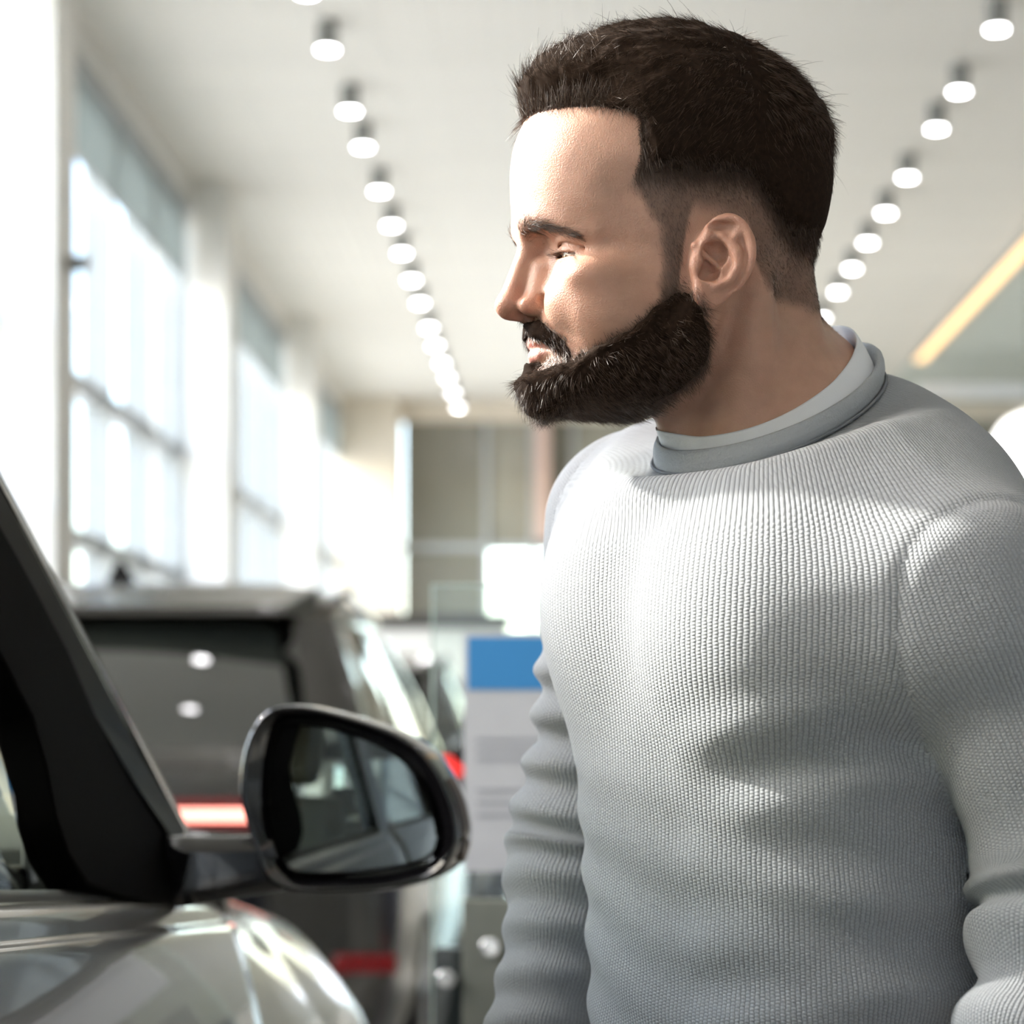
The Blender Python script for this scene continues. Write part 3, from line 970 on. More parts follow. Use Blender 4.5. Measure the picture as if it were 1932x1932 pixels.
for mir in (1, -1):
    vent = None
    def vx(X): return X if mir == 1 else 2 * XC - X
    mb = MB(); mb.box(min(vx(-.60), vx(-.466)), max(vx(-.60), vx(-.466)), 1.985, 2.0, 1.118, 1.172); vent = cbuild(mb, 'air_vent', M_GLOSS, bevel=.01)
    path = [(vx(-.60), 1.98, 1.178), (vx(-.52), 1.979, 1.177), (vx(-.487), 1.978, 1.172), (vx(-.473), 1.978, 1.160), (vx(-.462), 1.978, 1.118), (vx(-.50), 1.978, 1.112), (vx(-.60), 1.978, 1.112)]
    mb = MB(); mb.tube(path, .0055, 8, closed=True); mb.v = [tuple(Vector(p) - CARLOC) for p in mb.v]; mb.build('vent_trim', mat('satin_silver', (.62, .62, .61), .25, .9), vent, sm=True)
    for zz in (1.130, 1.145, 1.158):
        mb = MB(); mb.box(min(vx(-.595), vx(-.475)), max(vx(-.595), vx(-.475)), 1.976, 1.988, zz - .002, zz + .002); mb.v = [tuple(Vector(p) - CARLOC) for p in mb.v]; mb.build('vent_slat', M_MATTE, vent)


def seat(x0, y0, w, name):
    """front seat: cushion, backrest, head restraint on two posts"""
    def rbox(a, b, c, d, e, f): return MB().box(a, b, c, d, e, f)
    cbuild(rbox(x0 - w / 2, x0 + w / 2, y0, y0 + .52, .62, .80), 'seat_cushion', M_SEAT, bevel=.06, seg=4)
    M = Matrix.Translation((x0, y0, .74)) @ Matrix.Rotation(math.radians(18), 4, 'X')
    mb = MB(); mb.box(-w / 2, w / 2, -.13, .0, 0, .62, M); cbuild(mb, 'seat_back', M_SEAT, bevel=.05, seg=4)
    mb = MB(); mb.box(-.145, .145, -.13, -.02, .68, .90, M); hr = cbuild(mb, 'head_restraint', M_SEAT, bevel=.045, seg=4)
    for dx in (-.07, .07):
        mb = MB(); mb.tube([tuple(M @ Vector((dx, -.07, .58))), tuple(M @ Vector((dx, -.07, .70)))], .008, 8); mb.v = [tuple(Vector(p) - CARLOC) for p in mb.v]; mb.build('post', M_CHROME, hr, sm=True)


seat(-.86, 1.02, .50, 'passenger'); seat(2 * XC + .86, 1.02, .50, 'driver')
cbuild(MB().box(XC - .66, XC + .66, -.10, .40, .62, .80), 'rear_bench', M_SEAT, bevel=.06, seg=4)
M = Matrix.Translation((XC, -.10, .74)) @ Matrix.Rotation(math.radians(20), 4, 'X')
mb = MB(); mb.box(-.66, .66, -.12, .0, 0, .58, M); cbuild(mb, 'rear_backrest', M_SEAT, bevel=.05, seg=4)
for dx in (-.42, .42):
    mb = MB(); mb.box(dx - .13, dx + .13, -.11, -.01, .60, .76, M); cbuild(mb, 'head_restraint', M_SEAT, bevel=.04, seg=4)
mb = MB(); mb.tube([(2 * XC + .86 + .19 * math.cos(a), 1.78 - .07 * math.sin(a), 1.02 + .18 * math.sin(a)) for a in np.linspace(0, 2 * math.pi, 33)[:-1]], .016, 8, closed=True); cbuild(mb, 'steering_wheel', M_MATTE, sm=True)

# ---- door mirrors
RIM_O = [(-88.4, 82.6), (-73.2, 90.6), (-53.9, 91.6), (-34.2, 89.1), (4.1, 79.5), (42.7, 66.5), (68.3, 51.6), (87.2, 26.8), (99.9, 1.0), (105.5, -23.7), (105.0, -42.1), (98.4, -57.0), (87.2, -69.5), (61.7, -78.3), (36.1, -84.1), (-8.3, -87.6), (-53.4, -88.2), (-73.2, -82.4), (-86.3, -71.5), (-95.2, -43.8), (-103.1, -18.7), (-107.8, -2.1), (-109.4, 15.5), (-106.8, 40.8), (-100.0, 63.4)]
RIM_G = [(-71.7, 67.5), (-63.9, 72.5), (-44.1, 72.0), (-21.2, 68.0), (17.0, 57.0), (48.9, 39.1), (65.8, 18.3), (75.5, -5.1), (81.6, -29.9), (79.6, -44.8), (68.3, -53.3), (36.1, -62.1), (-8.3, -67.1), (-53.4, -66.6), (-62.8, -61.1), (-71.7, -43.6), (-78.5, -18.5), (-79.0, 6.1), (-76.9, 37.3)]


def resample(poly, n=72, k=2):
    p = smooth_poly2(np.array(poly, float), k)
    q = np.vstack([p, p[:1]]); s = np.r_[0, np.cumsum(np.linalg.norm(np.diff(q, axis=0), axis=1))]
    t = np.linspace(0, s[-1], n, endpoint=False)
    r = np.stack([np.interp(t, s, q[:, 0]), np.interp(t, s, q[:, 1])], 1)
    a = np.argmin(np.arctan2(r[:, 1], r[:, 0]))
    return np.roll(r, -a, 0)


def smooth_poly2(p, n):
    for _ in range(n):
        a = .75 * p + .25 * np.roll(p, -1, 0); b = .25 * p + .75 * np.roll(p, -1, 0)
        p = np.stack([a, b], 1).reshape(-1, 2)
    return p


def mirror(mx, s):
    C = np.array([-.2125, 2.2, 1.22])
    al = math.radians(10)
    tu = np.array([math.cos(al), -math.sin(al), 0]); fw = np.array([math.sin(al), math.cos(al), 0]); up = np.array([0, 0, 1.0])
    O = resample(RIM_O) * 1e-3; G = resample(RIM_G) * 1e-3

    def pts(o2, w, sc=1.0, off=(0, 0)):
        r = []
        for a, b in o2:
            p = C + tu * (a * sc + off[0]) + up * (b * sc + off[1]) + fw * w
            r.append((mx(p[0]), p[1], p[2]))
        return r
    root = None
    mb = MB()
    mb.loft([pts(G, .020, 1.02), pts(G, .010, 1.04), pts(O, .002, .935), pts(O, -.003, .965), pts(O, .000, .990), pts(O, .008, 1.0), pts(O, .03, 1.008), pts(O, .055, .985, (.002, 0)), pts(O, .082, .90, (.004, .002)), pts(O, .103, .72, (.006, .004)), pts(O, .115, .45, (.008, .006)), pts(O, .119, .15, (.01, .008))], True, (False, True))
    root = cbuild(mb, 'door_mirror', M_GLOSS, sm=True)
    root['label'] = 'gloss black door mirror reflecting the car\'s inside'
    # glass: slightly convex, turned towards the cabin
    ag = math.radians(10.0)
    mb = MB(); R = 1.6
    rings = []
    for f in np.linspace(1.0, 0.02, 14):
        r = []
        for a, b in G * 1.015:
            u, v = a * f, b * f
            w = .012 - math.tan(math.radians(MIR_YAW)) * u + math.tan(math.radians(MIR_PITCH)) * v + (u * u + v * v) / (2 * R)
            p = C + tu * u + up * v + fw * w
            r.append(tuple(Vector((mx(p[0]), p[1], p[2])) - CARLOC))
        rings.append(r)
    mb.loft(rings, True, (False, True)); mb.build('mirror_glass', M_MIRROR, root, sm=True)
    mb = MB(); mb.tube([tuple(Vector(p) - CARLOC) for p in pts(G, .007, 1.035)], .0022, 6, closed=True); mb.build('glass_rim', M_MATTE, root, sm=True)
    # turn signal strip on the outer edge
    mb = MB(); sel = [i for i in range(len(O)) if O[i][0] > .098 or (O[i][0] > .088 and O[i][1] > -.01)]
    sel.sort(key=lambda i: O[i][1])
    loop = [tuple(Vector(pts(O[i:i + 1], .022, 1.012)[0]) - CARLOC) for i in sel]
    mb.tube(loop, .006, 6); mb.build('turn_signal', mat('smoked_lens', (.10, .08, .07), .1, coat=1.0), root, sm=True)
    # foot of the mirror
    rings = []
    for X, y0, y1, z0, z1 in ((-.395, 2.205, 2.36, 1.117, 1.187), (-.372, 2.20, 2.345, 1.119, 1.187), (-.335, 2.205, 2.315, 1.125, 1.186), (-.300, 2.215, 2.30, 1.130, 1.187), (-.270, 2.225, 2.29, 1.135, 1.20)):
        c = .012
        rings.append([(mx(X), y0 + c, z0), (mx(X), y1 - c, z0), (mx(X), y1, z0 + c), (mx(X), y1, z1 - c), (mx(X), y1 - c, z1), (mx(X), y0 + c, z1), (mx(X), y0, z1 - c), (mx(X), y0, z0 + c)])
    mb = MB(); mb.loft(rings, True, (True, True)); mb.v = [tuple(Vector(p) - CARLOC) for p in mb.v]; mb.build('mirror_foot', M_GLOSS, root, bevel=.004)


MIR_YAW, MIR_PITCH = -5.5, 2.5
both(mirror)

# ================================================================== glass stand with a price sheet
st = empty('information_stand', (.05, 3.32, 0))
tag(st, 'clear glass information stand with a blue and grey sheet', 'stand')
M_CLEAR = glass_mat('clear_acrylic', (.93, .97, .95), .05)
M_EDGE = mat('glass_edge', (.42, .52, .47), .15, coat=.5)
MB().box(-.252, .25, -.005, .005, .02, 1.491).build('glass_sheet', M_CLEAR, st)
for a in ((-.2545, -.2515, -.0055, .0055, .02, 1.491), (-.2545, .25, -.0055, .0055, 1.4905, 1.4935)):
    MB().box(*a).build('glass_edge', M_EDGE, st)
sh = MB().box(-.208, .205, -.012, -.008, 1.085, 1.424).build('price_sheet', mat('paper_grey', (.50, .50, .52), .7, noise=.02), st)
MB().box(-.202, .199, -.0135, -.0118, 1.343, 1.418).build('blue_header', mat('print_blue', (.035, .22, .50), .6), sh)
for z0, z1, x1 in ((1.245, 1.272, .18), (1.165, 1.20, .18)):
    n = 3
    for i in range(n):
        zz = z0 + (z1 - z0) * i / (n - 1)
        MB().box(-.19, x1 - .03 * (i == n - 1), -.0132, -.0122, zz - .0028, zz + .0028).build('print_line', mat('print_grey', (.33, .33, .36), .7), sh)
MB().box(-.210, .21, -.020, -.008, 0, 1.046).build('metal_plate', mat('brushed_plate', (.23, .235, .20), .35, .4, noise=.06, nscale=20), st, bevel=.002)
MB().box(-.253, .25, .006, .03, .0, .975).build('back_clamp', mat('dark_clamp', (.03, .03, .035), .3), st, bevel=.003)
for x_, z_ in ((-.232, .935), (-.170, .980)):
    MB().cyl((x_, -.036, z_), .0135, .028, 24, 'y').build('standoff_bolt', M_CHROME, st, bevel=.002)
MB().box(-.30, .30, -.16, .16, 0, .02).build('foot_plate', M_MATTE, st, bevel=.004)
# ================================================================== the man
HO = np.array([.0716, 1.536, 1.619])              # head origin (between the ears)
_hy = math.radians(15)
HF = np.array([-math.cos(_hy), -math.sin(_hy), 0.0])   # where the face points
HL = np.array([math.sin(_hy), -math.cos(_hy), 0.0])    # his left
HU = np.array([0, 0, 1.0])


def h2w(P):
    P = np.asarray(P, float) * 1e-3
    return HO + P[:, :1] * HF + P[:, 1:2] * HL + P[:, 2:3] * HU


def hdir(D): return D[:, :1] * HF + D[:, 1:2] * HL + D[:, 2:3] * HU


_zk = [-136, -128, -122, -114, -107, -100, -92, -86, -78, -70, -62, -50, -38, -26, -18, -10, -4, 2, 14, 31, 47, 64, 80]
_F = curve_lut(_zk, [52, 68, 80, 91, 97.5, 98, 97, 98, 99.5, 101.5, 100.5, 98, 97, 99, 104, 109.5, 113, 114.5, 114.5, 112.5, 108.5, 100, 86], 2.4)
_B = curve_lut(_zk, [20, 10, 4, -2, -6, -10, -14, -18, -26, -34, -44, -56, -66, -74, -78, -80, -82, -84, -86, -88, -86, -82, -74], 3)
_Wd = curve_lut(_zk, [20, 33, 42, 50, 54, 57, 59.5, 61, 63, 64.5, 66, 68, 70, 71.5, 72.5, 73, 73.5, 74, 75, 76, 75, 72, 66], 3)
_n = curve_lut([-136, -100, -60, -30, 0, 40, 80], [2.1, 2.1, 2.05, 2.0, 2.25, 2.4, 2.3], 6)

# outline of the ear seen from the side (x forward, z up), mm
EAR = np.array([(17, -58), (18.5, -49), (18, -40), (16, -31), (14, -23), (10.5, -15.5), (5, -10), (-3, -7.8), (-10, -11), (-15, -17.5),
                (-18.5, -26.5), (-18.5, -37), (-15.5, -48), (-11, -56), (-4, -63), (4, -67), (10, -66.5), (15, -63.5)])


def poly_sd(x, z, poly):
    d = np.full(x.shape, 1e9); s = np.ones(x.shape)
    m = len(poly); j = m - 1
    for i in range(m):
        ex, ez = poly[j] - poly[i]
        wx, wz = x - poly[i][0], z - poly[i][1]
        t = np.clip((wx * ex + wz * ez) / (ex * ex + ez * ez), 0, 1)
        bx, bz = wx - ex * t, wz - ez * t
        d = np.minimum(d, bx * bx + bz * bz)
        c1 = z >= poly[i][1]; c2 = z < poly[j][1]; c3 = ex * wz > ez * wx
        s = np.where((c1 & c2 & c3) | (~c1 & ~c2 & ~c3), -s, s)
        j = i
    return s * np.sqrt(d)


def smooth_poly(p, n=3):
    for _ in range(n):
        a = .75 * p + .25 * np.roll(p, -1, 0); b = .25 * p + .75 * np.roll(p, -1, 0)
        p = np.stack([a, b], 1).reshape(-1, 2)
    return p


EAR = smooth_poly(EAR, 1)


def ear_sd(P):
    """P with y already made positive"""
    x, y, z = P[:, 0], P[:, 1], P[:, 2]
    w = y - (74.5 + .36 * (17 - x))
    d2 = poly_sd(x, z, EAR)
    plate = smax(d2 + 1.5, np.abs(w) - 1.6, 2.5)
    rimm = sstep(20, 12, x + .22 * (z + 30)) * sstep(-62, -50, z + .5 * x)
    rim = np.sqrt((d2 + 2.6) ** 2 + (w - 2.4) ** 2) - 2.9 * (.35 + .65 * rimm)
    rim = np.where(rimm > .02, rim, 9)
    e = smin(plate, rim, 2.0)

    def pt(a, b, c): return (a, 74.5 + .36 * (17 - a) + c, b)
    # antihelix with its two legs
    e = smin(e, s_chain(P, [pt(9, -17, .5), pt(0, -24, 2.0), pt(-7.5, -33, 3.0), pt(-8, -42, 3.2), pt(-3.5, -50, 3.0), pt(5, -54, 2.4)], [2, 2.6, 3.2, 3.2, 2.8, 2.2]), 2.5)
    e = smin(e, s_chain(P, [pt(-9, -19, 1.0), pt(-5, -26, 1.8), pt(-7.5, -33, 2.6)], [2.2, 2.6, 3]), 3)
    # body of the ear towards the skull, then the bowl
    e = smin(e, s_ell(P, (4, 74, -38), (15, 8, 20)), 5)
    e = smax(e, -s_ell(P, pt(6, -34, 3.5), (8.6, 9.5, 9.0)), 2.0)
    e = smax(e, -s_ell(P, pt(9.5, -44.5, 3.5), (7.2, 10.5, 7.0)), 2.0)
    e = smax(e, -s_ell(P, pt(5, -16.5, 4.5), (7.5, 3.6, 3.2)), 2.0)
    # crus of the helix, tragus, lobe
    e = smin(e, s_chain(P, [pt(17, -28, 1.5), pt(10, -34, -1.0), pt(1, -41, -3.0)], [2.6, 2.0, 1.6]), 2.2)
    e = smin(e, s_ell(P, pt(16.5, -39.5, 2.0), (3.6, 3.6, 6.2)), 3)
    e = smin(e, s_ell(P, pt(9, -59, .6), (9.6, 3.2, 8.2)), 4)
    return e


EYE_C = np.array([78.5, 31.5, -28.0])


def head_core(P):
    """skull and face without ears, hair and neck"""
    A = P.copy(); A[:, 1] = np.sqrt(P[:, 1] ** 2 + .6)
    x, y, z = A[:, 0], A[:, 1], A[:, 2]
    zc = np.clip(z, -136, 80)
    F = _F(zc); Bk = _B(zc); Wd = _Wd(zc); n = _n(zc)
    c = Bk + .44 * (F - Bk)
    a = np.where(x > c, F - c, c - Bk)
    p = np.abs(x - c) / a; q = y / Wd
    r = (p ** n + q ** n + 1e-9) ** (1 / n)
    d = (r - 1) * np.minimum(a, Wd) * .92
    d = smax(d, z - 62, 18)
    d = smax(d, -(z + 122), 12)
    d = smin(d, s_ell(A, (12.5, 0, 36), (101, 76.5, 80)), 9)
    # brow ridge, cheek bone, jaw
    d = smin(d, s_chain(A, [(106.0, 9, -9), (100.5, 24, -8.0), (88, 38, -11), (74, 46, -18)], [6.5, 7.0, 6.0, 5]), 10)
    d = smin(d, s_ell(A, (73, 48, -45), (20, 15, 12)), 14)
    d = smin(d, s_ell(A, (84, 27, -58), (16, 18, 17)), 12)
    d = smin(d, s_ell(A, (58, 47, -66), (26, 16, 22)), 16)
    d = smin(d, s_chain(A, [(92, 6, -109), (70, 36, -106), (20, 55, -90), (8, 62, -60)], [11, 9, 9, 9]), 14)
    # temple hollow and eye socket
    d = smax(d, -s_ell(A, (70, 83, -2), (26, 15, 24)), 14)
    d = smax(d, -s_ell(A, (111.5, 26, -24), (17, 17, 10)), 8)
    d = smax(d, -s_ell(A, (104, 15.5, -21), (8, 6, 8)), 6)
    # lids around the eye ball, open by a narrow slit (he looks down)
    e = A - EYE_C
    lid = np.sqrt((e ** 2).sum(1)) - 13.6
    lid = smin(lid, s_ell(A, (77, 33, -39), (13, 14, 5)), 6)
    lid = smin(lid, s_ell(A, (79, 37, -17.5), (12, 12, 4.5)), 6)
    d = smin(d, lid, 4.5)
    u = (y - 31.0) / 13.5
    zc2 = -29.0 - 1.0 * u
    gap = np.abs(z - zc2) - 1.8 * np.clip(1 - u * u, 0, 1)
    slit = np.maximum(np.maximum(gap, 77 - x + .7 * np.abs(y - 31)), np.sqrt((e ** 2).sum(1)) - 17)
    d = smax(d, -slit, 1.2)
    # crease of the upper lid
    cr = np.sqrt((np.sqrt((e ** 2).sum(1)) - 14.4) ** 2 + (z + 22.0 + .02 * (y - 31) ** 2) ** 2) - .9
    d = smax(d, -cr, 2.2)
    # nose
    d = smin(d, s_chain(A, [(101.5, 0, -11), (107.0, 0, -26), (112.0, 0, -40), (117.0, 0, -55)], [8.0, 7.3, 7.6, 8.6]), 7)
    d = smin(d, s_ell(A, (118.2, 0, -57.5), (9.2, 8.5, 8.0)), 4)
    d = smin(d, s_chain(A, [(98, 7, -36), (103, 10, -52)], [7, 6]), 7)
    d = smin(d, s_ell(A, (105.5, 11.6, -58.8), (9.2, 5.4, 6.6)), 4)
    d = smin(d, s_cap(A, (104, 0, -66), (118, 0, -61), 3.2, 4), 4)
    d = smax(d, -s_ell(A, (110.5, 6.6, -66.5), (6.2, 3.1, 4.2)), 1.8)
    # fold beside the nose
    d = smax(d, -s_chain(A, [(99, 18.5, -56), (94, 24, -68), (86, 30, -82)], [1.8, 1.6, 1.2]), 6)
    # lips
    d = smin(d, s_chain(A, [(99.5, 0, -72), (99.0, 10, -75), (91, 22, -82)], [6.0, 6.0, 4.5]), 6)
    d = smin(d, s_chain(A, [(101.6, 0, -80.2), (100.0, 8, -80.6), (88, 23, -85.6)], [4.4, 4.2, 2.4]), 2.5)
    d = smin(d, s_chain(A, [(100.6, 0, -89.0), (98.4, 9, -89.2), (87, 22.5, -87.0)], [5.0, 4.6, 2.2]), 2.5)
    d = smax(d, -s_chain(A, [(108, 0, -84.3), (103, 12, -84.7), (89, 25.5, -87.0)], [1.6, 1.5, 1.0]), 1.8)
    d = smin(d, s_ell(A, (90, 0, -110), (11.5, 17, 12)), 8)
    return d


NK = [(-16, 0, -22), (-36, 0, -80), (-57, 0, -136)]


RC = np.array([.1287, 1.5485, 1.505])               # middle of the neck hole of the jumper
BF = np.array([-math.sin(math.radians(60)), -math.cos(math.radians(60)), 0.0])   # chest direction
BL = np.array([-BF[1], BF[0], 0.0])                                              # his left
R_F, R_L = .072, .067


def ring_pt(th, dr=0.0, dz=0.0):
    th = np.asarray(th, float)
    q = RC + ((R_F + dr) * np.cos(th))[..., None] * BF + ((R_L + dr) * np.sin(th))[..., None] * BL
    q = q.copy()
    q[..., 2] = RC[2] + ring_dz(th) + dz
    return q


def w2h(Wp):
    q = (Wp - HO) * 1e3
    return np.stack([q @ HF, q @ HL, q @ HU], 1)


def push_out(P, mm):
    """moves cloth points outwards until they clear the skin"""
    P = np.array(P, float)
    r = P - RC; r[:, 2] = 0; r /= np.linalg.norm(r, axis=1, keepdims=True)
    for _ in range(8):
        P = P + r * (np.maximum(0, mm - head_sd(w2h(P))) * 1e-3)[:, None]
    return P


def ring_dz(th): return -.041 * np.cos(th) - .012 * np.sin(th) + .002 * np.cos(2 * th)


def ring_coords(Wp):
    q = Wp - RC
    a = q @ BF / R_F; b = q @ BL / R_L
    th = np.arctan2(b, a)
    rr = np.sqrt(a * a + b * b)
    Rm = np.sqrt((R_F * np.cos(th)) ** 2 + (R_L * np.sin(th)) ** 2)
    return th, (rr - 1) * Rm, q[:, 2] - ring_dz(th)


def head_sd(P):
    d = head_core(P)
    A = P.copy(); A[:, 1] = np.abs(P[:, 1])
    near = (np.abs(A[:, 0]) < 40) & (A[:, 1] > 50) & (A[:, 2] > -85) & (A[:, 2] < 15)
    if near.any():
        e = ear_sd(A[near])
        d = d.copy(); d[near] = smin(d[near], e, 4.0)
    # neck: throat, neck muscle, nape
    n = s_chain(P, NK, [50, 50, 55], 12)
    n = smin(n, s_chain(A, [(-30, 58, -45), (-32, 48, -95), (-20, 24, -150)], [11, 12, 11]), 16)
    n = smin(n, s_chain(A, [(-52, 22, -10), (-64, 22, -70), (-84, 30, -130)], [26, 22, 18]), 16)
    n = smin(n, s_ell(P, (4, 0, -128), (14, 13, 16)), 16)
    d = smin(d, n, 12)
    Wp = h2w(P)
    th, dr, dz = ring_coords(Wp)
    cone = (dz + .65 * dr + .004) / 1.2
    cone = smax(cone, dr + .0095, .008)
    cone = smax(cone, 1.33 - Wp[:, 2], .02)
    d = smin(d, cone * 1e3, 22)
    return d


# ---- where hair grows
_xh = curve_lut([-70, -54, -40, -26, -14, 4, 12, 19, 30, 45, 52, 57, 60, 63, 66, 72], [38, 38, 34, 36, 41, 54, 57, 53, 50, 51, 53, 60, 74, 96, 140, 200], .8)
_zl = curve_lut([-120, -75, -40, -30, -24, -20, 16, 21, 26, 60], [-62, -62, -56, -46, -26, -10, -6, -14, -70, -70], 1.5)


def scalp_mask(P):
    x, y, z = P[:, 0], np.abs(P[:, 1]), P[:, 2]
    wob = 2.5 * vnoise(P, .12, 5)
    m = sstep(-3.0, 7, _xh(np.clip(z, -70, 72)) - x + wob)
    m = m * sstep(-3, 8, z - _zl(np.clip(x, -120, 60)) + wob)
    return m


def fade(P):
    """0 cropped to stubble - 1 full length"""
    x, z = P[:, 0], P[:, 2]
    lim = np.where(x < -25, -30 + 0 * x, -2 + 0 * x)
    lim = -2 - 34 * sstep(-15, -60, x)
    return sstep(lim, lim + 40, z)


_zu = curve_lut([-10, 20, 29, 38, 46, 57, 68, 78, 86, 96, 110], [-52, -49, -52, -60, -68, -79, -84, -88, -95, -98, -98], 1.5)
_xr = curve_lut([-140, -122, -112, -104, -96, -86, -74, -62, -50, -40], [50, 28, 14, 4, 1, 1, 6, 12, 19, 22], 1.5)


def beard_mask(P):
    A = P.copy(); A[:, 1] = np.abs(P[:, 1])
    x, y, z = A[:, 0], A[:, 1], A[:, 2]
    wob = 2.2 * vnoise(P, .15, 9)
    m = sstep(-4, 7, _zu(np.clip(x, -10, 110)) - z + wob) * sstep(-2, 5, x - _xr(np.clip(z, -140, -40)) + wob)
    mo = s_chain(A, [(106, 2, -72), (102, 12, -74), (93, 22, -80), (87, 29, -90), (82, 32, -102)], [6.0, 7.0, 6.5, 5.5, 7])
    m = np.maximum(m, sstep(2.2, -2.2, mo + wob * .5))
    so = s_chain(A, [(102, 0, -97), (101, 0, -106)], [7.5, 12])
    m = np.maximum(m, sstep(2.0, -2.0, so))
    ul = s_chain(A, [(102, 0, -97.5), (97, 12, -96.5), (88, 24, -93)], [3.5, 3.8, 4.5])
    m = np.maximum(m, .9 * sstep(2.0, -2.0, ul + .5 * wob))
    lips = np.minimum(s_chain(A, [(104, 0, -81), (100, 10, -82), (88, 23.5, -86)], [3.2, 3.0, 1.5]), s_chain(A, [(104, 0, -89), (100, 10, -89.2), (89, 21, -87.5)], [4.2, 3.2, 1.0]))
    bare = s_ell(A, (97, 14, -94.5), (6, 3.5, 1.6))
    m = m * sstep(-1.0, 2.5, lips) * sstep(-2.5, 2.5, bare)
    return m, lips


def hair_sd(P):
    d = head_core(P)
    m = sstep(.25, 1.0, scalp_mask(P)); fd = fade(P) + .14 * vnoise(P, .3, 12)
    x, y, z = P[:, 0], P[:, 1], P[:, 2]
    top = sstep(35, 88, z)
    g = 1 - sstep(50, 80, x) * (1 - sstep(63, 90, z))
    T = -4.0 + m * g * (11.0 * sstep(.25, 1.0, fd) + 9.0 * top) + 3.5 * m * (1 - g)
    nz = vnoise(P * np.array([.35, 1.0, .7]), .22, 3)
    T = T + m * top * 2.0 * nz
    h = d - T
    # the brushed-up front
    q = s_ell(P, (76, 2, 92), (26, 44, 18))
    q = smin(q, s_ell(P, (91, 4, 88), (13, 34, 14)), 8)
    q = q - 2.6 * vnoise(P * np.array([.5, 1.2, .5]), .2, 8)
    h = smin(h, q, 7)
    return h


def beard_sd(P):
    d = smin(head_core(P), s_chain(P, NK, [48, 48, 52], 12), 10)
    m, lips = beard_mask(P)
    z, x = P[:, 2], P[:, 0]
    full = sstep(-60, -96, z + .25 * (x - 60))
    T = -5.0 + sstep(.3, 1, m) * (5.0 + 2.0 * sstep(-55, -78, z) + 5.5 * full)
    T = T - 4.5 * m * sstep(-110, -124, z) * sstep(95, 70, x)
    T = T + m * .9 * vnoise(P, .35, 4)
    return d - T


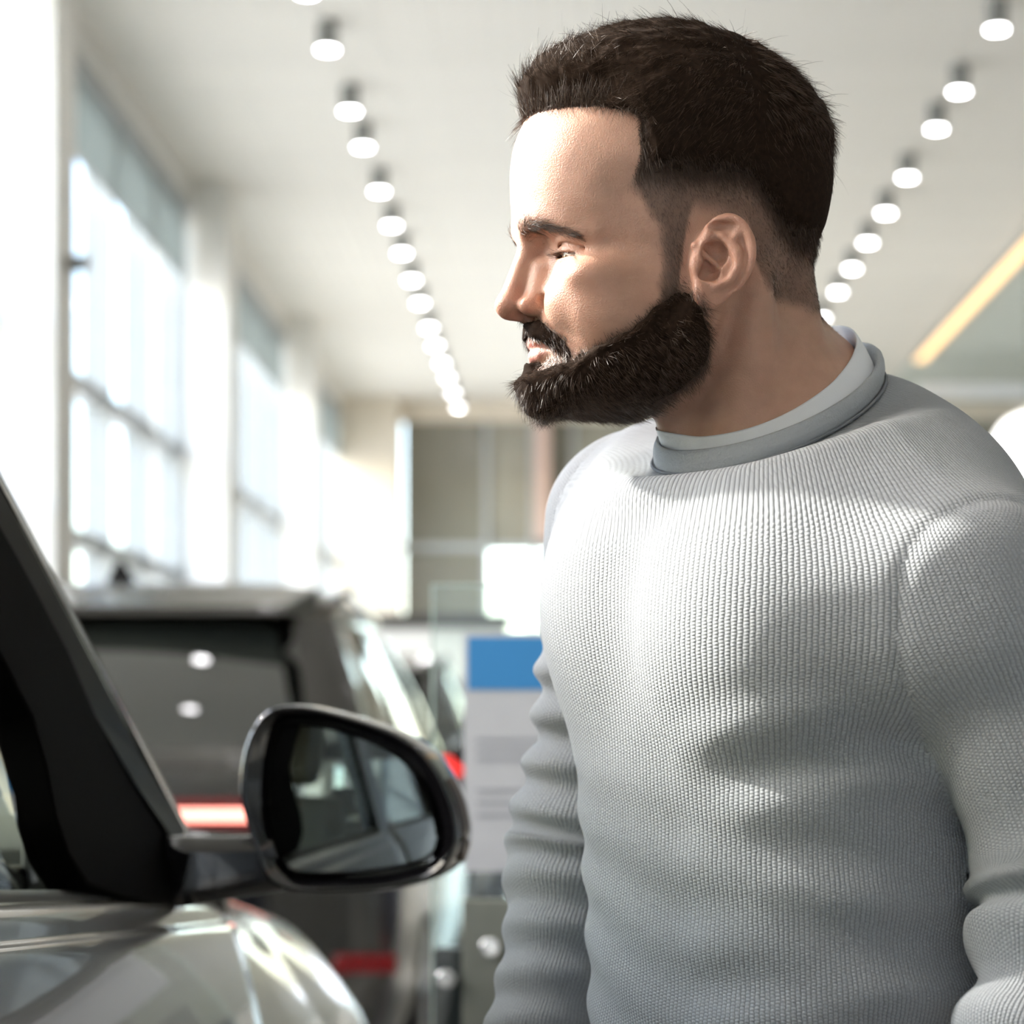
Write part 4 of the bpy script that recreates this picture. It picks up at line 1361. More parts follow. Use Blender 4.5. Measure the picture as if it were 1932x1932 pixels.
def person():
    skin = bpy.data.materials.new('skin'); skin.use_nodes = True
    nt = skin.node_tree; b = nt.nodes['Principled BSDF']
    at = nt.nodes.new('ShaderNodeVertexColor'); at.layer_name = 'tone'
    tc = nt.nodes.new('ShaderNodeTexCoord')
    nz = nt.nodes.new('ShaderNodeTexNoise'); nz.inputs['Scale'].default_value = 90; nz.inputs['Detail'].default_value = 5
    nt.links.new(tc.outputs['Object'], nz.inputs['Vector'])
    hs = nt.nodes.new('ShaderNodeHueSaturation')
    mr = nt.nodes.new('ShaderNodeMapRange'); mr.inputs[1].default_value = .3; mr.inputs[2].default_value = .7; mr.inputs[3].default_value = .93; mr.inputs[4].default_value = 1.06
    nt.links.new(nz.outputs['Fac'], mr.inputs[0]); nt.links.new(mr.outputs[0], hs.inputs['Value'])
    nt.links.new(at.outputs[0], hs.inputs['Color']); nt.links.new(hs.outputs[0], b.inputs['Base Color'])
    b.inputs['Roughness'].default_value = .42
    b.inputs['Specular IOR Level'].default_value = .45
    b.inputs['Subsurface Weight'].default_value = .22
    b.inputs['Subsurface Radius'].default_value = (1.0, .35, .2)
    b.inputs['Subsurface Scale'].default_value = .006
    vo = nt.nodes.new('ShaderNodeTexVoronoi'); vo.inputs['Scale'].default_value = 900
    nt.links.new(tc.outputs['Object'], vo.inputs['Vector'])
    n3 = nt.nodes.new('ShaderNodeTexNoise'); n3.inputs['Scale'].default_value = 1400
    nt.links.new(tc.outputs['Object'], n3.inputs['Vector'])
    ad = nt.nodes.new('ShaderNodeMath'); ad.operation = 'ADD'
    nt.links.new(vo.outputs['Distance'], ad.inputs[0]); nt.links.new(n3.outputs['Fac'], ad.inputs[1])
    bp = nt.nodes.new('ShaderNodeBump'); bp.inputs['Strength'].default_value = .30; bp.inputs['Distance'].default_value = .0006
    nt.links.new(ad.outputs[0], bp.inputs['Height']); nt.links.new(bp.outputs[0], b.inputs['Normal'])

    V, Q, N = surface_nets(head_sd, (-150, -105, -200), (140, 105, 125), HEAD_RES)
    # skin tone
    C = np.tile(np.array([.53, .302, .215]), (len(V), 1))
    C *= (1 + .05 * vnoise(V, .06, 2))[:, None]

    def mixc(C, col, w): return C * (1 - w[:, None]) + np.asarray(col) * w[:, None]
    bm_, lips = beard_mask(V)
    A = V.copy(); A[:, 1] = np.abs(V[:, 1])
    C = mixc(C, (.55, .26, .18), .55 * sstep(10, 0, s_ell(A, (116, 4, -58), (10, 12, 10))))
    earw = sstep(1.5, -1, ear_sd(A)) * ((A[:, 1] > 60))
    C = mixc(C, (.54, .25, .18), .55 * earw)
    C = mixc(C, (.54, .275, .195), .35 * sstep(20, 0, s_ell(A, (85, 45, -48), (10, 10, 10))))
    C = mixc(C, (.56, .225, .19), .85 * sstep(.8, -.8, lips))
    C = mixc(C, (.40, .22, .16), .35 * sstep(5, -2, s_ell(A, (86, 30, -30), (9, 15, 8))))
    hair_c = np.array([.055, .035, .025])
    sc = scalp_mask(V)
    C = mixc(C, hair_c, (.92 * sc * (.72 + .28 * sstep(0, .5, fade(V)))) * (1 - earw))
    C = mixc(C, hair_c, .55 * bm_ * (1 - earw))
    # shaved throat and nape: bluish stubble
    thr = sstep(-95, -115, V[:, 2]) * sstep(-25, 30, V[:, 0]) * (1 - bm_)
    C = mixc(C, (.27, .20, .16), .30 * thr)
    nap = sstep(-48, -60, V[:, 2]) * sstep(-100, -70, V[:, 2]) * sstep(-18, -45, V[:, 0])
    C = mixc(C, (.22, .15, .11), .22 * nap)

    Vw = h2w(V)
    # ---- hands (a little coarser, below the frame)
    Hd = []
    for side in (0, 1):
        Hd.append(hand_mesh(side))
    me = mesh_np('person', Vw, Q)
    color_attr(me, 'tone', C)
    body = add_obj('person', me, skin)
    tag(body, 'bearded man in a light grey ribbed jumper leaning to look into the car', 'person')
    for hv, hq in Hd:
        hm_ = mesh_np('hand', hv, hq); color_attr(hm_, 'tone', np.tile(np.array([.60, .345, .235]), (len(hv), 1)))
        add_obj('hand', hm_, skin, body)

    # ---- hair on the scalp
    hm = bpy.data.materials.new('dark_hair'); hm.use_nodes = True
    hb = hm.node_tree.nodes['Principled BSDF']
    hb.inputs['Base Color'].default_value = (.060, .034, .021, 1)
    hb.inputs['Roughness'].default_value = .48
    hb.inputs['Specular IOR Level'].default_value = .35
    cap = mat('hair_mass', (.020, .012, .008), .95, spec=.05, noise=.3, nscale=300)
    rng = np.random.default_rng(5)

    hv, hq, hn = surface_nets(hair_sd, (-112, -95, -75), (135, 95, 150), 2.6, project=1)
    keep = (head_sd(hv) > -1.5)
    hq = hq[keep[hq].any(1)]
    vs = [h2w(hv)]; qs = [hq]; off = len(hv)

    # long strands on the top, growing out of the hair surface
    wtop = sstep(.2, .8, scalp_mask(hv)) * sstep(25, 70, hv[:, 2]) * np.where(hv[:, 0] > 60, sstep(-1.0, -.3, hn[:, 2]), 1)
    p, vi = sample_faces(hv, hq, wtop, 26000, rng)
    n_ = hn[vi]
    k = 5
    x, y, z = p[:, 0], p[:, 1], p[:, 2]
    front = sstep(20, 95, x)
    side = sstep(20, 65, np.abs(y))
    flow = np.stack([np.where(x > -25, .75, -.45) - .45 * front, np.sign(y) * .25 * side, -.15 - .75 * side + 1.25 * front], 1)
    flow += .22 * rng.normal(size=flow.shape) + .35 * np.stack([vnoise(p, .05, 21), vnoise(p, .05, 22), vnoise(p, .05, 23)], 1)
    flow -= (flow * n_).sum(1, keepdims=True) * n_
    flow /= np.linalg.norm(flow, axis=1, keepdims=True) + 1e-9
    lift = (.25 + .25 * rng.random(len(p))) * (1 - .45 * front)
    Ln = (8 + 8 * rng.random(len(p)))
    stray = rng.random(len(p)) < .012
    lift[stray] += .7; Ln[stray] *= 1.3
    t = np.linspace(0, 1, k)
    start = p - n_ * 2.5
    path = start[:, None] + (flow[:, None] * t[None, :, None] + n_[:, None] * (lift[:, None] * (t - .35 * t * t))[..., None]) * Ln[:, None, None]
    v_, q_ = ribbons(path, .26 + .12 * rng.random(len(p)), rng)
    vs.append(h2w(v_)); qs.append(q_ + off); off += len(v_)

    # front hairline, growing up and back out of the forehead skin
    sm_ = scalp_mask(V)
    wf_ = sstep(.03, .3, sm_) * sstep(1.0, .7, sm_) * sstep(12, 30, V[:, 2]) * (V[:, 0] > 30)
    p, vi = sample_faces(V, Q, wf_, 9000, rng)
    n_ = N[vi]
    hi = sstep(45, 60, p[:, 2])
    flow = np.stack([-.35 + .25 * hi, .1 * np.sign(p[:, 1]), -.5 + 1.5 * hi], 1) + .3 * rng.normal(size=p.shape)
    flow -= (flow * n_).sum(1, keepdims=True) * n_ * (1 - .5 * hi[:, None])
    flow /= np.linalg.norm(flow, axis=1, keepdims=True) + 1e-9
    Ln = (5 + 11 * hi) * (.5 + .8 * rng.random(len(p)))
    k = 5; t = np.linspace(0, 1, k)
    path = p[:, None] + (flow[:, None] * t[None, :, None] + n_[:, None] * ((.45 * t - .1 * t * t))[None, :, None]) * Ln[:, None, None]
    v_, q_ = ribbons(path, .17 + .08 * rng.random(len(p)), rng)
    vs.append(h2w(v_)); qs.append(q_ + off); off += len(v_)

    # short sides and nape, growing out of the skin
    wsd = scalp_mask(V) * sstep(75, 45, V[:, 2]) * (1 - earw) * (.45 + .55 * fade(V))
    wsd = wsd * (V[:, 1] > -90)
    p, vi = sample_faces(V, Q, wsd, 46000, rng)
    n_ = N[vi]; fd = fade(p)
    back = sstep(0, -60, p[:, 0])
    flow = np.stack([-.35 + .1 * back, 0 * fd, -1 + .0 * fd], 1) + .3 * rng.normal(size=p.shape)
    flow -= (flow * n_).sum(1, keepdims=True) * n_
    flow /= np.linalg.norm(flow, axis=1, keepdims=True) + 1e-9
    Ln = (1.8 + 9.5 * fd + 4.0 * sstep(2, -35, p[:, 2]) * (p[:, 0] > 12)) * (.6 + .8 * rng.random(len(p)))
    lift = .35 + .3 * rng.random(len(p))
    k = 4; t = np.linspace(0, 1, k)
    path = p[:, None] + (flow[:, None] * t[None, :, None] + n_[:, None] * (lift[:, None] * (t - .3 * t * t))[..., None]) * Ln[:, None, None]
    v_, q_ = ribbons(path, .15 + .13 * fd, rng)
    vs.append(h2w(v_)); qs.append(q_ + off); off += len(v_)
    o = add_obj('hair', two_mats(mesh_np('hair', np.concatenate(vs), np.concatenate(qs)), hm, cap, len(hq)), None, body)
    o['label'] = 'dark brown hair brushed up in front and faded at the sides'

    # ---- beard
    bmz = bpy.data.materials.new('dark_beard'); bmz.use_nodes = True
    bb = bmz.node_tree.nodes['Principled BSDF']
    bb.inputs['Base Color'].default_value = (.075, .042, .025, 1)
    bb.inputs['Roughness'].default_value = .42
    bv, bq, bn = surface_nets(beard_sd, (-20, -85, -150), (130, 85, -30), 2.2, project=1)
    keep = head_sd(bv) > -1.2
    bq = bq[keep[bq].any(1)]
    vs = [h2w(bv)]; qs = [bq]; off = len(bv)
    for src in (0, 1):
        if src == 0:
            w = sstep(.15, .7, beard_mask(bv)[0]); p, vi = sample_faces(bv, bq, w, 22000, rng); n_ = bn[vi]; start = p - 3.0 * n_
        else:
            w = np.maximum(beard_mask(V)[0], .0) * (1 - earw); w = w * (1 + 1.5 * sstep(.95, .3, w)); p, vi = sample_faces(V, Q, w, 24000, rng); n_ = N[vi]; start = p
        chin = sstep(70, 98, p[:, 0]) * sstep(-92, -104, p[:, 2])
        must = sstep(80, 90, p[:, 0]) * sstep(-92, -84, p[:, 2])
        flow = np.stack([-.75 + .85 * chin + .55 * must, np.sign(p[:, 1]) * .75 * must * sstep(0, 8, np.abs(p[:, 1])), -.75 - .3 * chin - .2 * must], 1)
        flow += .22 * rng.normal(size=p.shape) + .25 * np.stack([vnoise(p, .09, 31), vnoise(p, .09, 32), vnoise(p, .09, 33)], 1)
        flow -= (flow * n_).sum(1, keepdims=True) * n_
        flow /= np.linalg.norm(flow, axis=1, keepdims=True) + 1e-9
        full = sstep(-60, -96, p[:, 2] + .25 * (p[:, 0] - 60))
        Ln = (4.0 + 5.5 * full) * (.6 + .8 * rng.random(len(p)))
        lift = .35 + .45 * rng.random(len(p))
        k = 4; t = np.linspace(0, 1, k)
        path = start[:, None] + (flow[:, None] * t[None, :, None] + n_[:, None] * (lift[:, None] * (t - .3 * t * t))[..., None]) * Ln[:, None, None]
        v_, q_ = ribbons(path, .16 + .10 * rng.random(len(p)), rng)
        vs.append(h2w(v_)); qs.append(q_ + off); off += len(v_)
    o = add_obj('beard', two_mats(mesh_np('beard', np.concatenate(vs), np.concatenate(qs)), bmz, cap, len(bq)), None, body)
    o['label'] = 'full trimmed dark brown beard and moustache'

    # ---- eyebrows and lashes
    brw = mat('brow_hair', (.085, .052, .034), .5)
    for sgn in (1, -1):
        br = np.array([(8, -12.0), (16, -9.5), (26, -9.0), (36, -12.0), (48, -19.0)])
        tt = rng.random(1500) ** .9
        s = np.stack([np.full(len(tt), 132.0)] + [np.interp(tt * 4, range(5), br[:, i]) for i in range(2)], 1)
        s[:, 2] += rng.normal(size=len(s)) * (2.6 - 1.2 * tt)
        s[:, 1] *= sgn
        for _ in range(60):                       # drop the roots onto the brow from the front
            s[:, 0] -= np.maximum(head_sd(s), .02) * .8
        nn, fv, gl = grad(head_sd, s, .5)
        dr = np.stack([-.55 - .3 * tt, sgn * (.35 + .4 * tt), .75 - 1.3 * tt], 1) + .25 * rng.normal(size=s.shape)
        dr -= (dr * nn).sum(1, keepdims=True) * nn; dr /= np.linalg.norm(dr, axis=1, keepdims=True)
        k = 4; t = np.linspace(0, 1, k)
        Ln = 5.0 + 3.5 * rng.random(len(s))
        path = s[:, None] + (dr[:, None] * t[None, :, None] + nn[:, None] * (.3 * (t - .5 * t * t))[None, :, None]) * Ln[:, None, None]
        v_, q_ = ribbons(path, np.full(len(s), .17), rng)
        add_obj('eyebrow', mesh_np('eyebrow', h2w(v_), q_), brw, body)
        m = 110
        yy = 31 + np.linspace(-11, 12.5, m)
        u = (yy - 31) / 13.5
        zz = -29.0 - 1.0 * u + 1.7 * (1 - u * u)
        ex = np.sqrt(np.maximum(13.9 ** 2 - (yy - 31.5) ** 2 - (zz + 28.0) ** 2, 1)) + 78.5
        s = np.stack([ex, yy * sgn, zz], 1)
        dr = np.stack([.95 + 0 * u, sgn * .65 * u, -.45 + 0 * u], 1) + .12 * rng.normal(size=s.shape)
        dr /= np.linalg.norm(dr, axis=1, keepdims=True)
        Ln = 8 + 3 * rng.random(m)
        path = s[:, None] + (dr[:, None] * t[None, :, None] + np.array([0, 0, 1.0])[None, None] * (.35 * t * t)[None, :, None]) * Ln[:, None, None]
        v_, q_ = ribbons(path, np.full(m, .22), rng)
        add_obj('eyelashes', mesh_np('eyelashes', h2w(v_), q_), bmz, body)
        # eye ball
        ev, ef = uv_sphere(12.4, 40, 28)
        look = np.array([math.cos(.45), 0, -math.sin(.45)])
        col = np.tile(np.array([.72, .66, .60]), (len(ev), 1))
        ca = (ev / 12.4) @ look
        col[ca > .875] = (.20, .13, .08); col[ca > .965] = (.01, .01, .01)
        ctr = EYE_C * np.array([1, sgn, 1])
        em = mesh_from('eyeball', h2w(ev + ctr), ef)
        color_attr(em, 'tone', col)
        add_obj('eyeball', em, EYE_MAT(), body)
    return body


def two_mats(me, a, b, n):
    me.materials.append(a); me.materials.append(b)
    ix = np.zeros(len(me.polygons), np.int32); ix[:n] = 1
    me.polygons.foreach_set('material_index', ix)
    return me


def EYE_MAT():
    if 'eye' in MATS: return MATS['eye']
    m = bpy.data.materials.new('eye'); m.use_nodes = True
    nt = m.node_tree; b = nt.nodes['Principled BSDF']
    at = nt.nodes.new('ShaderNodeVertexColor'); at.layer_name = 'tone'
    nt.links.new(at.outputs[0], b.inputs['Base Color'])
    b.inputs['Roughness'].default_value = .05
    b.inputs['Coat Weight'].default_value = 1.0
    MATS['eye'] = m
    return m


# ---- arms and hands
NEAR_ARM = np.array([(.240, 1.394, 1.354), (.308, 1.392, 1.195), (.218, 1.300, .985)])
FAR_ARM = np.array([(.040, 1.710, 1.440), (.014, 1.738, 1.200), (-.050, 1.670, .955)])


def hand_mesh(side):
    arm = NEAR_ARM if side == 0 else FAR_ARM
    w = arm[2]; d = (arm[2] - arm[1]); d /= np.linalg.norm(d)
    d = d + np.array([0, 0, -.6]); d /= np.linalg.norm(d)
    pal = BL if side == 0 else -BL            # back of the hand looks outwards
    fw = np.cross(pal, d); fw /= np.linalg.norm(fw)
    if fw @ BF < 0: fw = -fw
    out = np.cross(d, fw); out /= np.linalg.norm(out)
    if out @ pal < 0: out = -out
    curl = -out
    fin = []
    for i, ln in enumerate((.070, .078, .073, .060)):
        o0 = w + d * .095 + fw * (.033 - .022 * i)
        o1 = o0 + (d * .92 + curl * .38) * ln * .45
        o2 = o1 + (d * .75 + curl * .66) * ln * .32
        o3 = o2 + (d * .5 + curl * .86) * ln * .26
        fin.append([o0 - d * .02, o0, o1, o2, o3])
    th = [w + d * .03 + fw * .03, w + d * .06 + fw * .052 + curl * .012, w + d * .09 + fw * .058 + curl * .028, w + d * .115 + fw * .052 + curl * .036]

    def f(P):
        q = P - (w + d * .055)
        L = np.stack([q @ d, q @ fw, q @ out], 1)
        s = s_ell(L, (0, 0, 0), (.055, .043, .017))
        s = smin(s, s_cap(P, w - d * .06, w + d * .02, .03, .027), .015)
        for c in fin: s = smin(s, s_chain(P, c, [.0095, .0095, .009, .0085, .0075]), .004)
        s = smin(s, s_chain(P, th, [.017, .0125, .011, .009]), .008)
        return s
    lo = w - .14; hi = w + .2
    lo = np.minimum(w, w + d * .22) - .08; hi = np.maximum(w, w + d * .22) + .08
    V, Q, N = surface_nets(f, lo, hi, .004, project=1)
    return V, Q
# ================================================================== the jumper and the rest of the clothes
_tz = [.80, .90, 1.00, 1.10, 1.20, 1.30, 1.38, 1.44, 1.52]
_tx = curve_lut(_tz, [.146, .146, .146, .144, .140, .136, .133, .132, .130], .03)
_ty = curve_lut(_tz, [1.545, 1.545, 1.545, 1.545, 1.547, 1.548, 1.550, 1.552, 1.555], .03)
_ta = curve_lut(_tz, [.178, .174, .166, .160, .163, .172, .184, .188, .18], .03)     # half width
_tb = curve_lut(_tz, [.120, .119, .117, .114, .113, .116, .116, .118, .120], .03)    # half depth


def arm_sd(P, arm, rs):
    a, b, c = arm
    d1 = s_cap(P, a, b, rs[0], rs[1]); d2 = s_cap(P, b, c, rs[1], rs[2])
    return smin(d1, d2, .06)


def arm_param(P, arm):
    a, b, c = arm
    l1 = np.linalg.norm(b - a); l2 = np.linalg.norm(c - b)
    t1 = ((P - a) @ (b - a)) / l1; t2 = ((P - b) @ (c - b)) / l2
    w = sstep(-.035, .035, (t1 - l1) + t2)
    return (1 - w) * np.minimum(t1, l1 + .03) + w * (l1 + np.maximum(t2, -.03)), w


def torso_raw(P):
    z = np.clip(P[:, 2], .80, 1.52)
    q = P - np.stack([_tx(z), _ty(z), P[:, 2]], 1)
    f = q @ BF; l = q @ BL
    a = _ta(z); b = _tb(z)
    n = 2.35
    r = ((np.abs(f) / b) ** n + (np.abs(l) / a) ** n + 1e-9) ** (1 / n)
    d = (r - 1) * np.minimum(a, b)
    lt = (P - RC) @ BL; ft = (P - RC) @ BF
    ztop = 1.548 - .30 * np.sqrt(lt ** 2 + .03 ** 2) - .13 * lt - .55 * np.sqrt(np.maximum(ft, 0) ** 2 + 1e-5) - .03 * np.maximum(-ft, 0)
    d = smax(d, (P[:, 2] - ztop) * .93, .075)
    # chest and shoulder blade fullness
    d = smin(d, s_ell(np.stack([f, l, P[:, 2]], 1), (.045, .075, 1.345), (.072, .085, .075)), .05)
    d = smin(d, s_ell(np.stack([f, l, P[:, 2]], 1), (.038, -.075, 1.365), (.072, .085, .075)), .05)
    d = smin(d, s_ell(np.stack([f, l, P[:, 2]], 1), (-.060, 0, 1.38), (.070, .16, .11)), .06)
    # rise to the collar
    th, dr, dz = ring_coords(P)
    tube = np.sqrt((dr - .013) ** 2 + (dz + .020) ** 2) - .011
    d = smin(d, tube, .030)
    d = smax(d, (dz + .0120 + .30 * np.maximum(dr, 0) - 7.0 * np.maximum(dr, 0) ** 2) * .9, .016)
    return d, f, l


def torso_sd(P):
    d, f, l = torso_raw(P)
    z = P[:, 2]
    # drag lines from the near armpit down to the left, soft creases at the side
    wob = .016 * vnoise(P, 9, 41)
    m1 = sstep(.03, .11, l) * sstep(1.33, 1.26, z)
    ph = (z - .38 * l + wob)
    d = d - .0045 * m1 * np.sin(2 * math.pi * ph / .062) * sstep(.9, .3, np.abs(vnoise(P, 5, 42)))
    m2 = sstep(-.06, .05, f) * sstep(1.30, 1.2, z)
    d = d - .0016 * m2 * np.sin(2 * math.pi * (z + .25 * l + .02 * vnoise(P, 7, 43)) / .048)
    # fold under the collar
    th, dr, dz = ring_coords(P)
    m3 = sstep(.9, .0, np.abs(th - .25)) * sstep(.06, .02, dr) * sstep(-.012, 0, dr)
    d = d - .0022 * m3 * np.sin((dr + .008) / .030 * 2 * math.pi)
    return d


NR = [.055, .052, .043]; FR = [.060, .050, .040]


def near_sd(P):
    d = arm_sd(P, NEAR_ARM, NR)
    s, _ = arm_param(P, NEAR_ARM)
    wob = .02 * vnoise(P, 8, 51)
    m = sstep(.12, .19, s)
    d = d - .0050 * m * np.sin(2 * math.pi * (s + wob + .18 * (P @ BF)) / .058)
    d = d - .0016 * (1 - m) * np.sin(2 * math.pi * (s + wob) / .07)
    return d


def far_sd(P):
    d = arm_sd(P, FAR_ARM, FR)
    s, _ = arm_param(P, FAR_ARM)
    wob = .010 * vnoise(P, 10, 52)
    m = sstep(.07, .12, s) * (.45 + .55 * sstep(-.8, .6, vnoise(P, 11, 53)))
    d = d - .0042 * m * np.sin(2 * math.pi * (s + wob + .12 * (P[:, 0])) / .034)
    return d


def jumper_sd(P):
    t = torso_sd(P); a = near_sd(P); b = far_sd(P)
    seam = lambda u, v: .0035 * np.exp(-((u - v) / .0045) ** 2)
    arm_line = np.minimum(a, b)
    kk = .006 + .066 * sstep(1.24, 1.34, P[:, 2])
    d = smin(t, a, kk); d = smin(d, b, .006 + .034 * sstep(1.28, 1.38, P[:, 2]))
    return d + .3 * seam(t, arm_line)


def knit_mat(name, col):
    m = bpy.data.materials.new(name); m.use_nodes = True
    nt = m.node_tree; b = nt.nodes['Principled BSDF']
    N = nt.nodes; L = nt.links

    def mth(op, a, c=None):
        n = N.new('ShaderNodeMath'); n.operation = op
        for i, s in enumerate((a, c)):
            if s is None: continue
            if isinstance(s, (int, float)): n.inputs[i].default_value = s
            else: L.new(s, n.inputs[i])
        return n.outputs[0]
    uv = N.new('ShaderNodeUVMap'); uv.uv_map = 'knit'
    sx = N.new('ShaderNodeSeparateXYZ'); L.new(uv.outputs[0], sx.inputs[0])
    u, v = sx.outputs[0], sx.outputs[1]
    # a little irregularity of the yarn
    nz = N.new('ShaderNodeTexNoise'); nz.inputs['Scale'].default_value = .35; nz.inputs['Detail'].default_value = 2
    L.new(uv.outputs[0], nz.inputs['Vector'])
    u = mth('ADD', u, mth('MULTIPLY', mth('SUBTRACT', nz.outputs['Fac'], .5), .5))
    col_h = mth('ABSOLUTE', mth('SINE', mth('MULTIPLY', u, math.pi)))
    par = mth('MULTIPLY', mth('FLOOR', u), .5)
    row_h = mth('ABSOLUTE', mth('SINE', mth('MULTIPLY', mth('ADD', v, par), math.pi)))
    hgt = mth('MULTIPLY', mth('POWER', col_h, .7), mth('ADD', mth('MULTIPLY', row_h, .55), .45))
    bp = N.new('ShaderNodeBump'); bp.inputs['Strength'].default_value = .75; bp.inputs['Distance'].default_value = .0011
    L.new(hgt, bp.inputs['Height']); L.new(bp.outputs[0], b.inputs['Normal'])
    n2 = N.new('ShaderNodeTexNoise'); n2.inputs['Scale'].default_value = 1.3; n2.inputs['Detail'].default_value = 3
    L.new(uv.outputs[0], n2.inputs['Vector'])
    mr = N.new('ShaderNodeMapRange'); mr.inputs[1].default_value = .25; mr.inputs[2].default_value = .75; mr.inputs[3].default_value = .86; mr.inputs[4].default_value = 1.10
    L.new(n2.outputs['Fac'], mr.inputs[0])
    # gaps between the raised ribs darkened: their shade put into the colour
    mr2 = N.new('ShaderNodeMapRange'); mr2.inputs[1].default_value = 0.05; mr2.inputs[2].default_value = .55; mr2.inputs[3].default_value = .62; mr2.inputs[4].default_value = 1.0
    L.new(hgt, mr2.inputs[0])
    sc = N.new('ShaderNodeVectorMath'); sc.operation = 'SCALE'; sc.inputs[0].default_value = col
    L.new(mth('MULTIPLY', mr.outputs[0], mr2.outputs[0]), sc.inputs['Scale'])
    L.new(sc.outputs[0], b.inputs['Base Color'])
    b.inputs['Roughness'].default_value = .85
    b.inputs['Specular IOR Level'].default_value = .2
    b.inputs['Sheen Weight'].default_value = .25
    b.inputs['Sheen Roughness'].default_value = .5
    return m


def set_uv(me, Q, U, period):
    """per-corner uv, unwrapped across the seam of the angle"""
    uv = U[Q].copy()                       # (n,4,2)
    mx = uv[:, :, 0].max(1); mn = uv[:, :, 0].min(1)
    bad = (mx - mn) > period / 2
    w = uv[bad]
    w[:, :, 0] = np.where(w[:, :, 0] < 0, w[:, :, 0] + period, w[:, :, 0])
    uv[bad] = w
    lay = me.uv_layers.new(name='knit')
    lay.data.foreach_set('uv', uv.reshape(-1).astype(np.float32))


def sub_mesh(name, V, Q, sel, U, period):
    q = Q[sel]
    used, inv = np.unique(q, return_inverse=True)
    q2 = inv.reshape(q.shape)
    me = mesh_np(name, V[used], q2)
    if len(me.polygons) == len(q2): set_uv(me, q2, U[used], period)
    return me


def tidy_parts(pf, Q, nv):
    """faces of a sleeve that are not joined to its main piece go back to the body of the jumper"""
    for k in (1, 2):
        q = Q[pf == k]
        lab = np.arange(nv)
        while True:
            m = lab[q].min(1)
            new = lab.copy()
            for c in range(4): np.minimum.at(new, q[:, c], m)
            new = new[new]
            if (new == lab).all(): break
            lab = new
        fl = lab[q[:, 0]]
        u, cnt = np.unique(fl, return_counts=True)
        main = u[cnt.argmax()]
        ix = np.where(pf == k)[0]
        pf[ix[fl != main]] = 0
    return pf


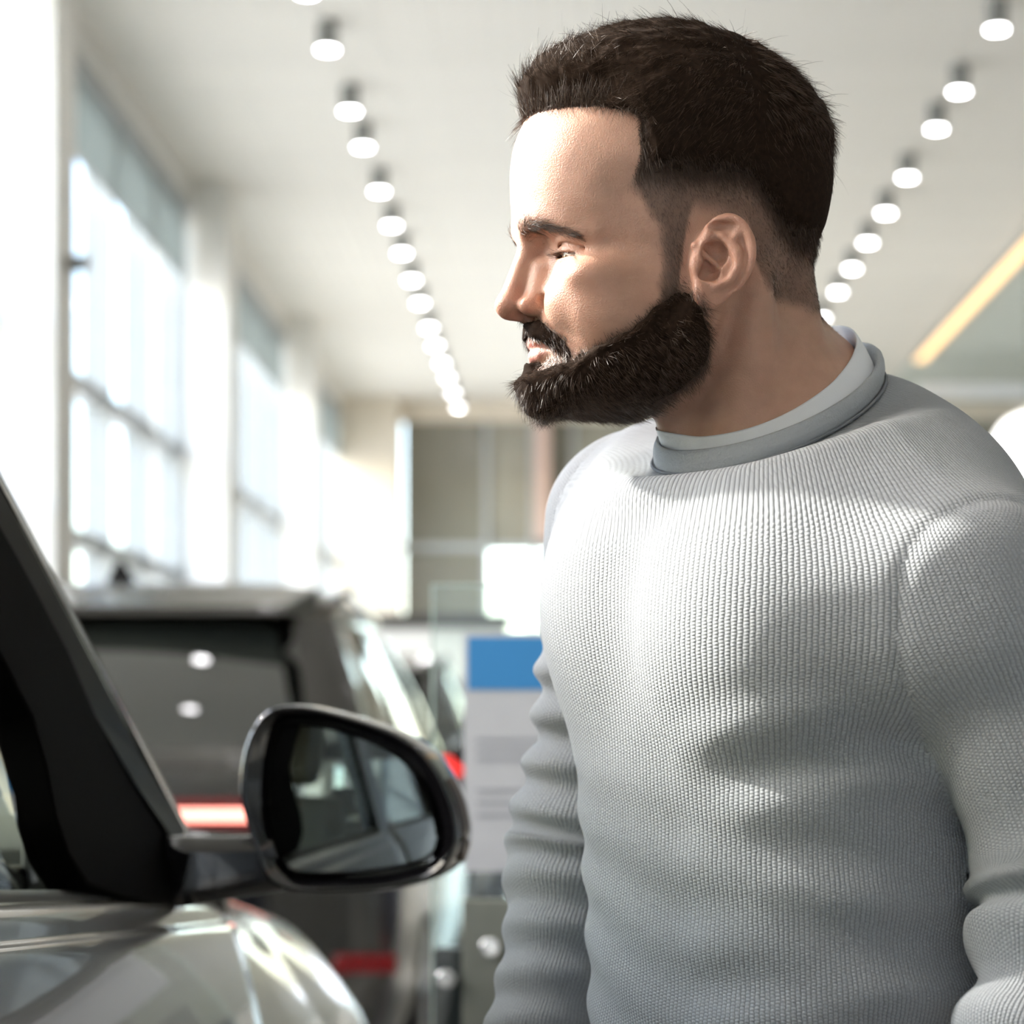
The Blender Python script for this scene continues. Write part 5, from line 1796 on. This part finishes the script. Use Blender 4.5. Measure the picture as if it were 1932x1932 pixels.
def clothes(body):
    V, Q, N = surface_nets(jumper_sd, (-.12, 1.20, .88), (.40, 1.84, 1.58), JUMPER_RES, B=5)
    # open neck, cuffs and hem
    th, dr, dz = ring_coords(V)
    inside = (dr < -.001) & (dz > -.055)
    cut = inside.copy()
    for arm in (NEAR_ARM, FAR_ARM):
        e = arm[2]; d = (arm[2] - arm[1]) / np.linalg.norm(arm[2] - arm[1])
        cut |= (((V - e) @ d) > -.005) & (np.linalg.norm(V - e, axis=1) < .10)
    Q = Q[~cut[Q].any(1)]
    t = torso_sd(V); a = near_sd(V); b = far_sd(V)
    part = np.where(t <= np.minimum(a, b), 0, np.where(a < b, 1, 2))
    pf = tidy_parts(part[Q[:, 0]], Q, len(V))
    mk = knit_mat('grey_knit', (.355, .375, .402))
    # torso uv
    z = np.clip(V[:, 2], .8, 1.52)
    q = V - np.stack([_tx(z), _ty(z), V[:, 2]], 1)
    f = q @ BF; l = q @ BL
    phi = np.arctan2(l / _ta(z), f / _tb(z))
    NC = 280
    ut = phi / (2 * math.pi) * NC
    vt = (V[:, 2] - .9 * f * sstep(1.40, 1.50, V[:, 2]) + .05 * np.abs(l) * sstep(1.40, 1.50, V[:, 2])) / .0021
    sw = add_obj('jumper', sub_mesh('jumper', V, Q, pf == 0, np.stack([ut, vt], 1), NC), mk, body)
    sw['label'] = 'light grey ribbed knit jumper'
    for k, arm, per in ((1, NEAR_ARM, 118), (2, FAR_ARM, 108)):
        s, w = arm_param(V, arm)
        a_, b_, c_ = arm
        d1 = (b_ - a_) / np.linalg.norm(b_ - a_); d2 = (c_ - b_) / np.linalg.norm(c_ - b_)
        dd = d1 * (1 - w[:, None]) + d2 * w[:, None]; dd /= np.linalg.norm(dd, axis=1, keepdims=True)
        ref = np.array([0, 0, 0]) - BF * (-1)              # wrap line at the front-inner side stays hidden
        wrap = -BL if k == 1 else BL
        e1 = -wrap - (dd @ -wrap)[:, None] * dd; e1 /= np.linalg.norm(e1, axis=1, keepdims=True)
        e2 = np.cross(dd, e1)
        base = np.where((w > .5)[:, None], b_, a_)
        r = V - base
        ang = np.arctan2((r * e2).sum(1), (r * e1).sum(1))
        U = np.stack([ang / (2 * math.pi) * per, s / .0021], 1)
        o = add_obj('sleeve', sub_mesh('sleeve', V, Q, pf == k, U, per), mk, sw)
        # cuff
        e = arm[2]; rr = (NR if k == 1 else FR)[2]
        mbq = MB(); x1 = np.cross(d2, (0, 0, 1)); x1 /= np.linalg.norm(x1); x2 = np.cross(d2, x1)
        rings = []
        for tt, rad in ((-.012, rr + .002), (-.008, rr + .0035), (.02, rr + .002), (.045, rr - .002), (.047, rr - .005), (.03, rr - .006)):
            rings.append([e + d2 * tt + rad * (math.cos(g) * x1 + math.sin(g) * x2) for g in np.linspace(0, 2 * math.pi, 41)[:-1]])
        mbq.loft(rings); cu = mbq.build('cuff', M_RIB, sw, sm=True)
    # collar roll
    thv = np.linspace(0, 2 * math.pi, 121)[:-1]
    rings = []
    for g in np.linspace(0, 2 * math.pi, 13)[:-1]:
        rings.append(push_out(ring_pt(thv, .0030 + .0034 * math.cos(g), -.0050 + .0090 * math.sin(g)), 1.6))
    rings.append(rings[0])
    mbq = MB(); mbq.loft([list(r) for r in rings]); mbq.build('collar', M_RIB, sw, sm=True)
    # stitch line under the collar roll
    mbq = MB(); mbq.tube([tuple(p) for p in ring_pt(thv, .0072, -.0118)], .0011, 6, closed=True); mbq.build('collar_seam', mat('seam_thread', (.20, .21, .23), .9), sw, sm=True)
    # hem
    ph = np.linspace(0, 2 * math.pi, 81)[:-1]
    rings = []
    for zz, o_ in ((.905, .004), (.885, .006), (.84, .002), (.838, -.004), (.87, -.006)):
        c = np.array([_tx(zz), _ty(zz), zz]); A_ = _ta(zz) + o_; B_ = _tb(zz) + o_
        cs = np.sign(np.cos(ph)) * np.abs(np.cos(ph)) ** (2 / 2.35); sn = np.sign(np.sin(ph)) * np.abs(np.sin(ph)) ** (2 / 2.35)
        rings.append([c + B_ * cs[i] * BF + A_ * sn[i] * BL for i in range(len(ph))])
    mbq = MB(); mbq.loft(rings); mbq.build('hem', M_RIB, sw, sm=True)
    # side seam
    pts = []
    for zz in np.linspace(.93, 1.27, 60):
        c = np.array([_tx(zz), _ty(zz), zz]); ph_ = math.radians(107)
        dv = math.cos(ph_) * float(_tb(zz)) * BF + math.sin(ph_) * float(_ta(zz)) * BL
        dv = dv / np.linalg.norm(dv); s_ = .30
        for _ in range(25): s_ -= float(torso_sd((c + dv * s_)[None])[0]) * .7
        pts.append(tuple(c + dv * (s_ - .0002)))
    mbq = MB(); mbq.tube(pts, .0010, 6); mbq.build('side_seam', mat('seam_thread', (.20, .21, .23), .9), sw, sm=True)
    # white undershirt showing at the neck
    rings = []
    for dr_, dz_ in ((.002, -.014), (-.001, -.004), (-.005, .004), (-.0105, .0125), (-.0118, .0138), (-.0130, .0128), (-.0120, .006), (-.008, -.012)):
        rings.append(list(push_out(ring_pt(thv, dr_, dz_), 1.0 if dr_ > -.0125 and dz_ > -.011 else .3)))
    mbq = MB(); mbq.loft(rings)
    o = mbq.build('undershirt', mat('white_cotton', (.82, .84, .88), .8, bump=.2, bscale=900), body, sm=True)
    o['label'] = 'white undershirt edge at the neck'

    # ---- trousers, belt line and shoes (below the frame)
    HP = np.array([.146, 1.545, .90])
    legs = []
    for sg in (1, -1):
        hip = HP + BL * .085 * sg + np.array([0, 0, -.04])
        knee = HP + BL * .095 * sg + BF * .02 + np.array([0, 0, -.44])
        ank = HP + BL * .105 * sg - BF * .02 + np.array([0, 0, -.82])
        legs.append((hip, knee, ank))

    def tr(P):
        q = P - HP
        Lq = np.stack([q @ BF, q @ BL, q[:, 2]], 1)
        d = s_ell(Lq, (0, 0, -.02), (.115, .168, .15))
        for h, k, a in legs: d = smin(d, s_chain(P, [h, k, a], [.090, .066, .056], .03), .03)
        d = smax(d, P[:, 2] - .93, .01)
        return d - .003 * np.sin(P[:, 2] * 70 + 4 * vnoise(P, 8, 61)) * sstep(.6, .2, P[:, 2])
    tv, tq, tn = surface_nets(tr, (-.15, 1.25, .04), (.45, 1.85, .97), .010, project=1)
    add_obj('trousers', mesh_np('trousers', tv, tq), mat('navy_cotton', (.035, .04, .055), .85, noise=.1, nscale=60), body)
    for h, k, a in legs:
        def sh(P, a=a):
            q = P - np.array([a[0], a[1], 0])
            Lq = np.stack([q @ BF, q @ BL, q[:, 2]], 1)
            d = smin(s_ell(Lq, (.07, 0, .045), (.135, .046, .045)), s_ell(Lq, (-.02, 0, .06), (.065, .042, .06)), .03)
            return smax(d, -(P[:, 2] - .001), .006)
        c = np.array([a[0], a[1], 0])
        v_, q_, n_ = surface_nets(sh, c + np.array([-.26, -.26, -.02]), c + np.array([.26, .26, .15]), .008, project=1)
        v_[:, 2] = np.maximum(v_[:, 2], .0)
        add_obj('shoe', mesh_np('shoe', v_, q_), mat('brown_leather', (.10, .055, .03), .35, noise=.1, nscale=40), body)


M_RIB = mat('grey_rib', (.43, .45, .475), .85, bump=.5, bscale=700)
HEAD_RES = 1.35
JUMPER_RES = .003
clothes(person())
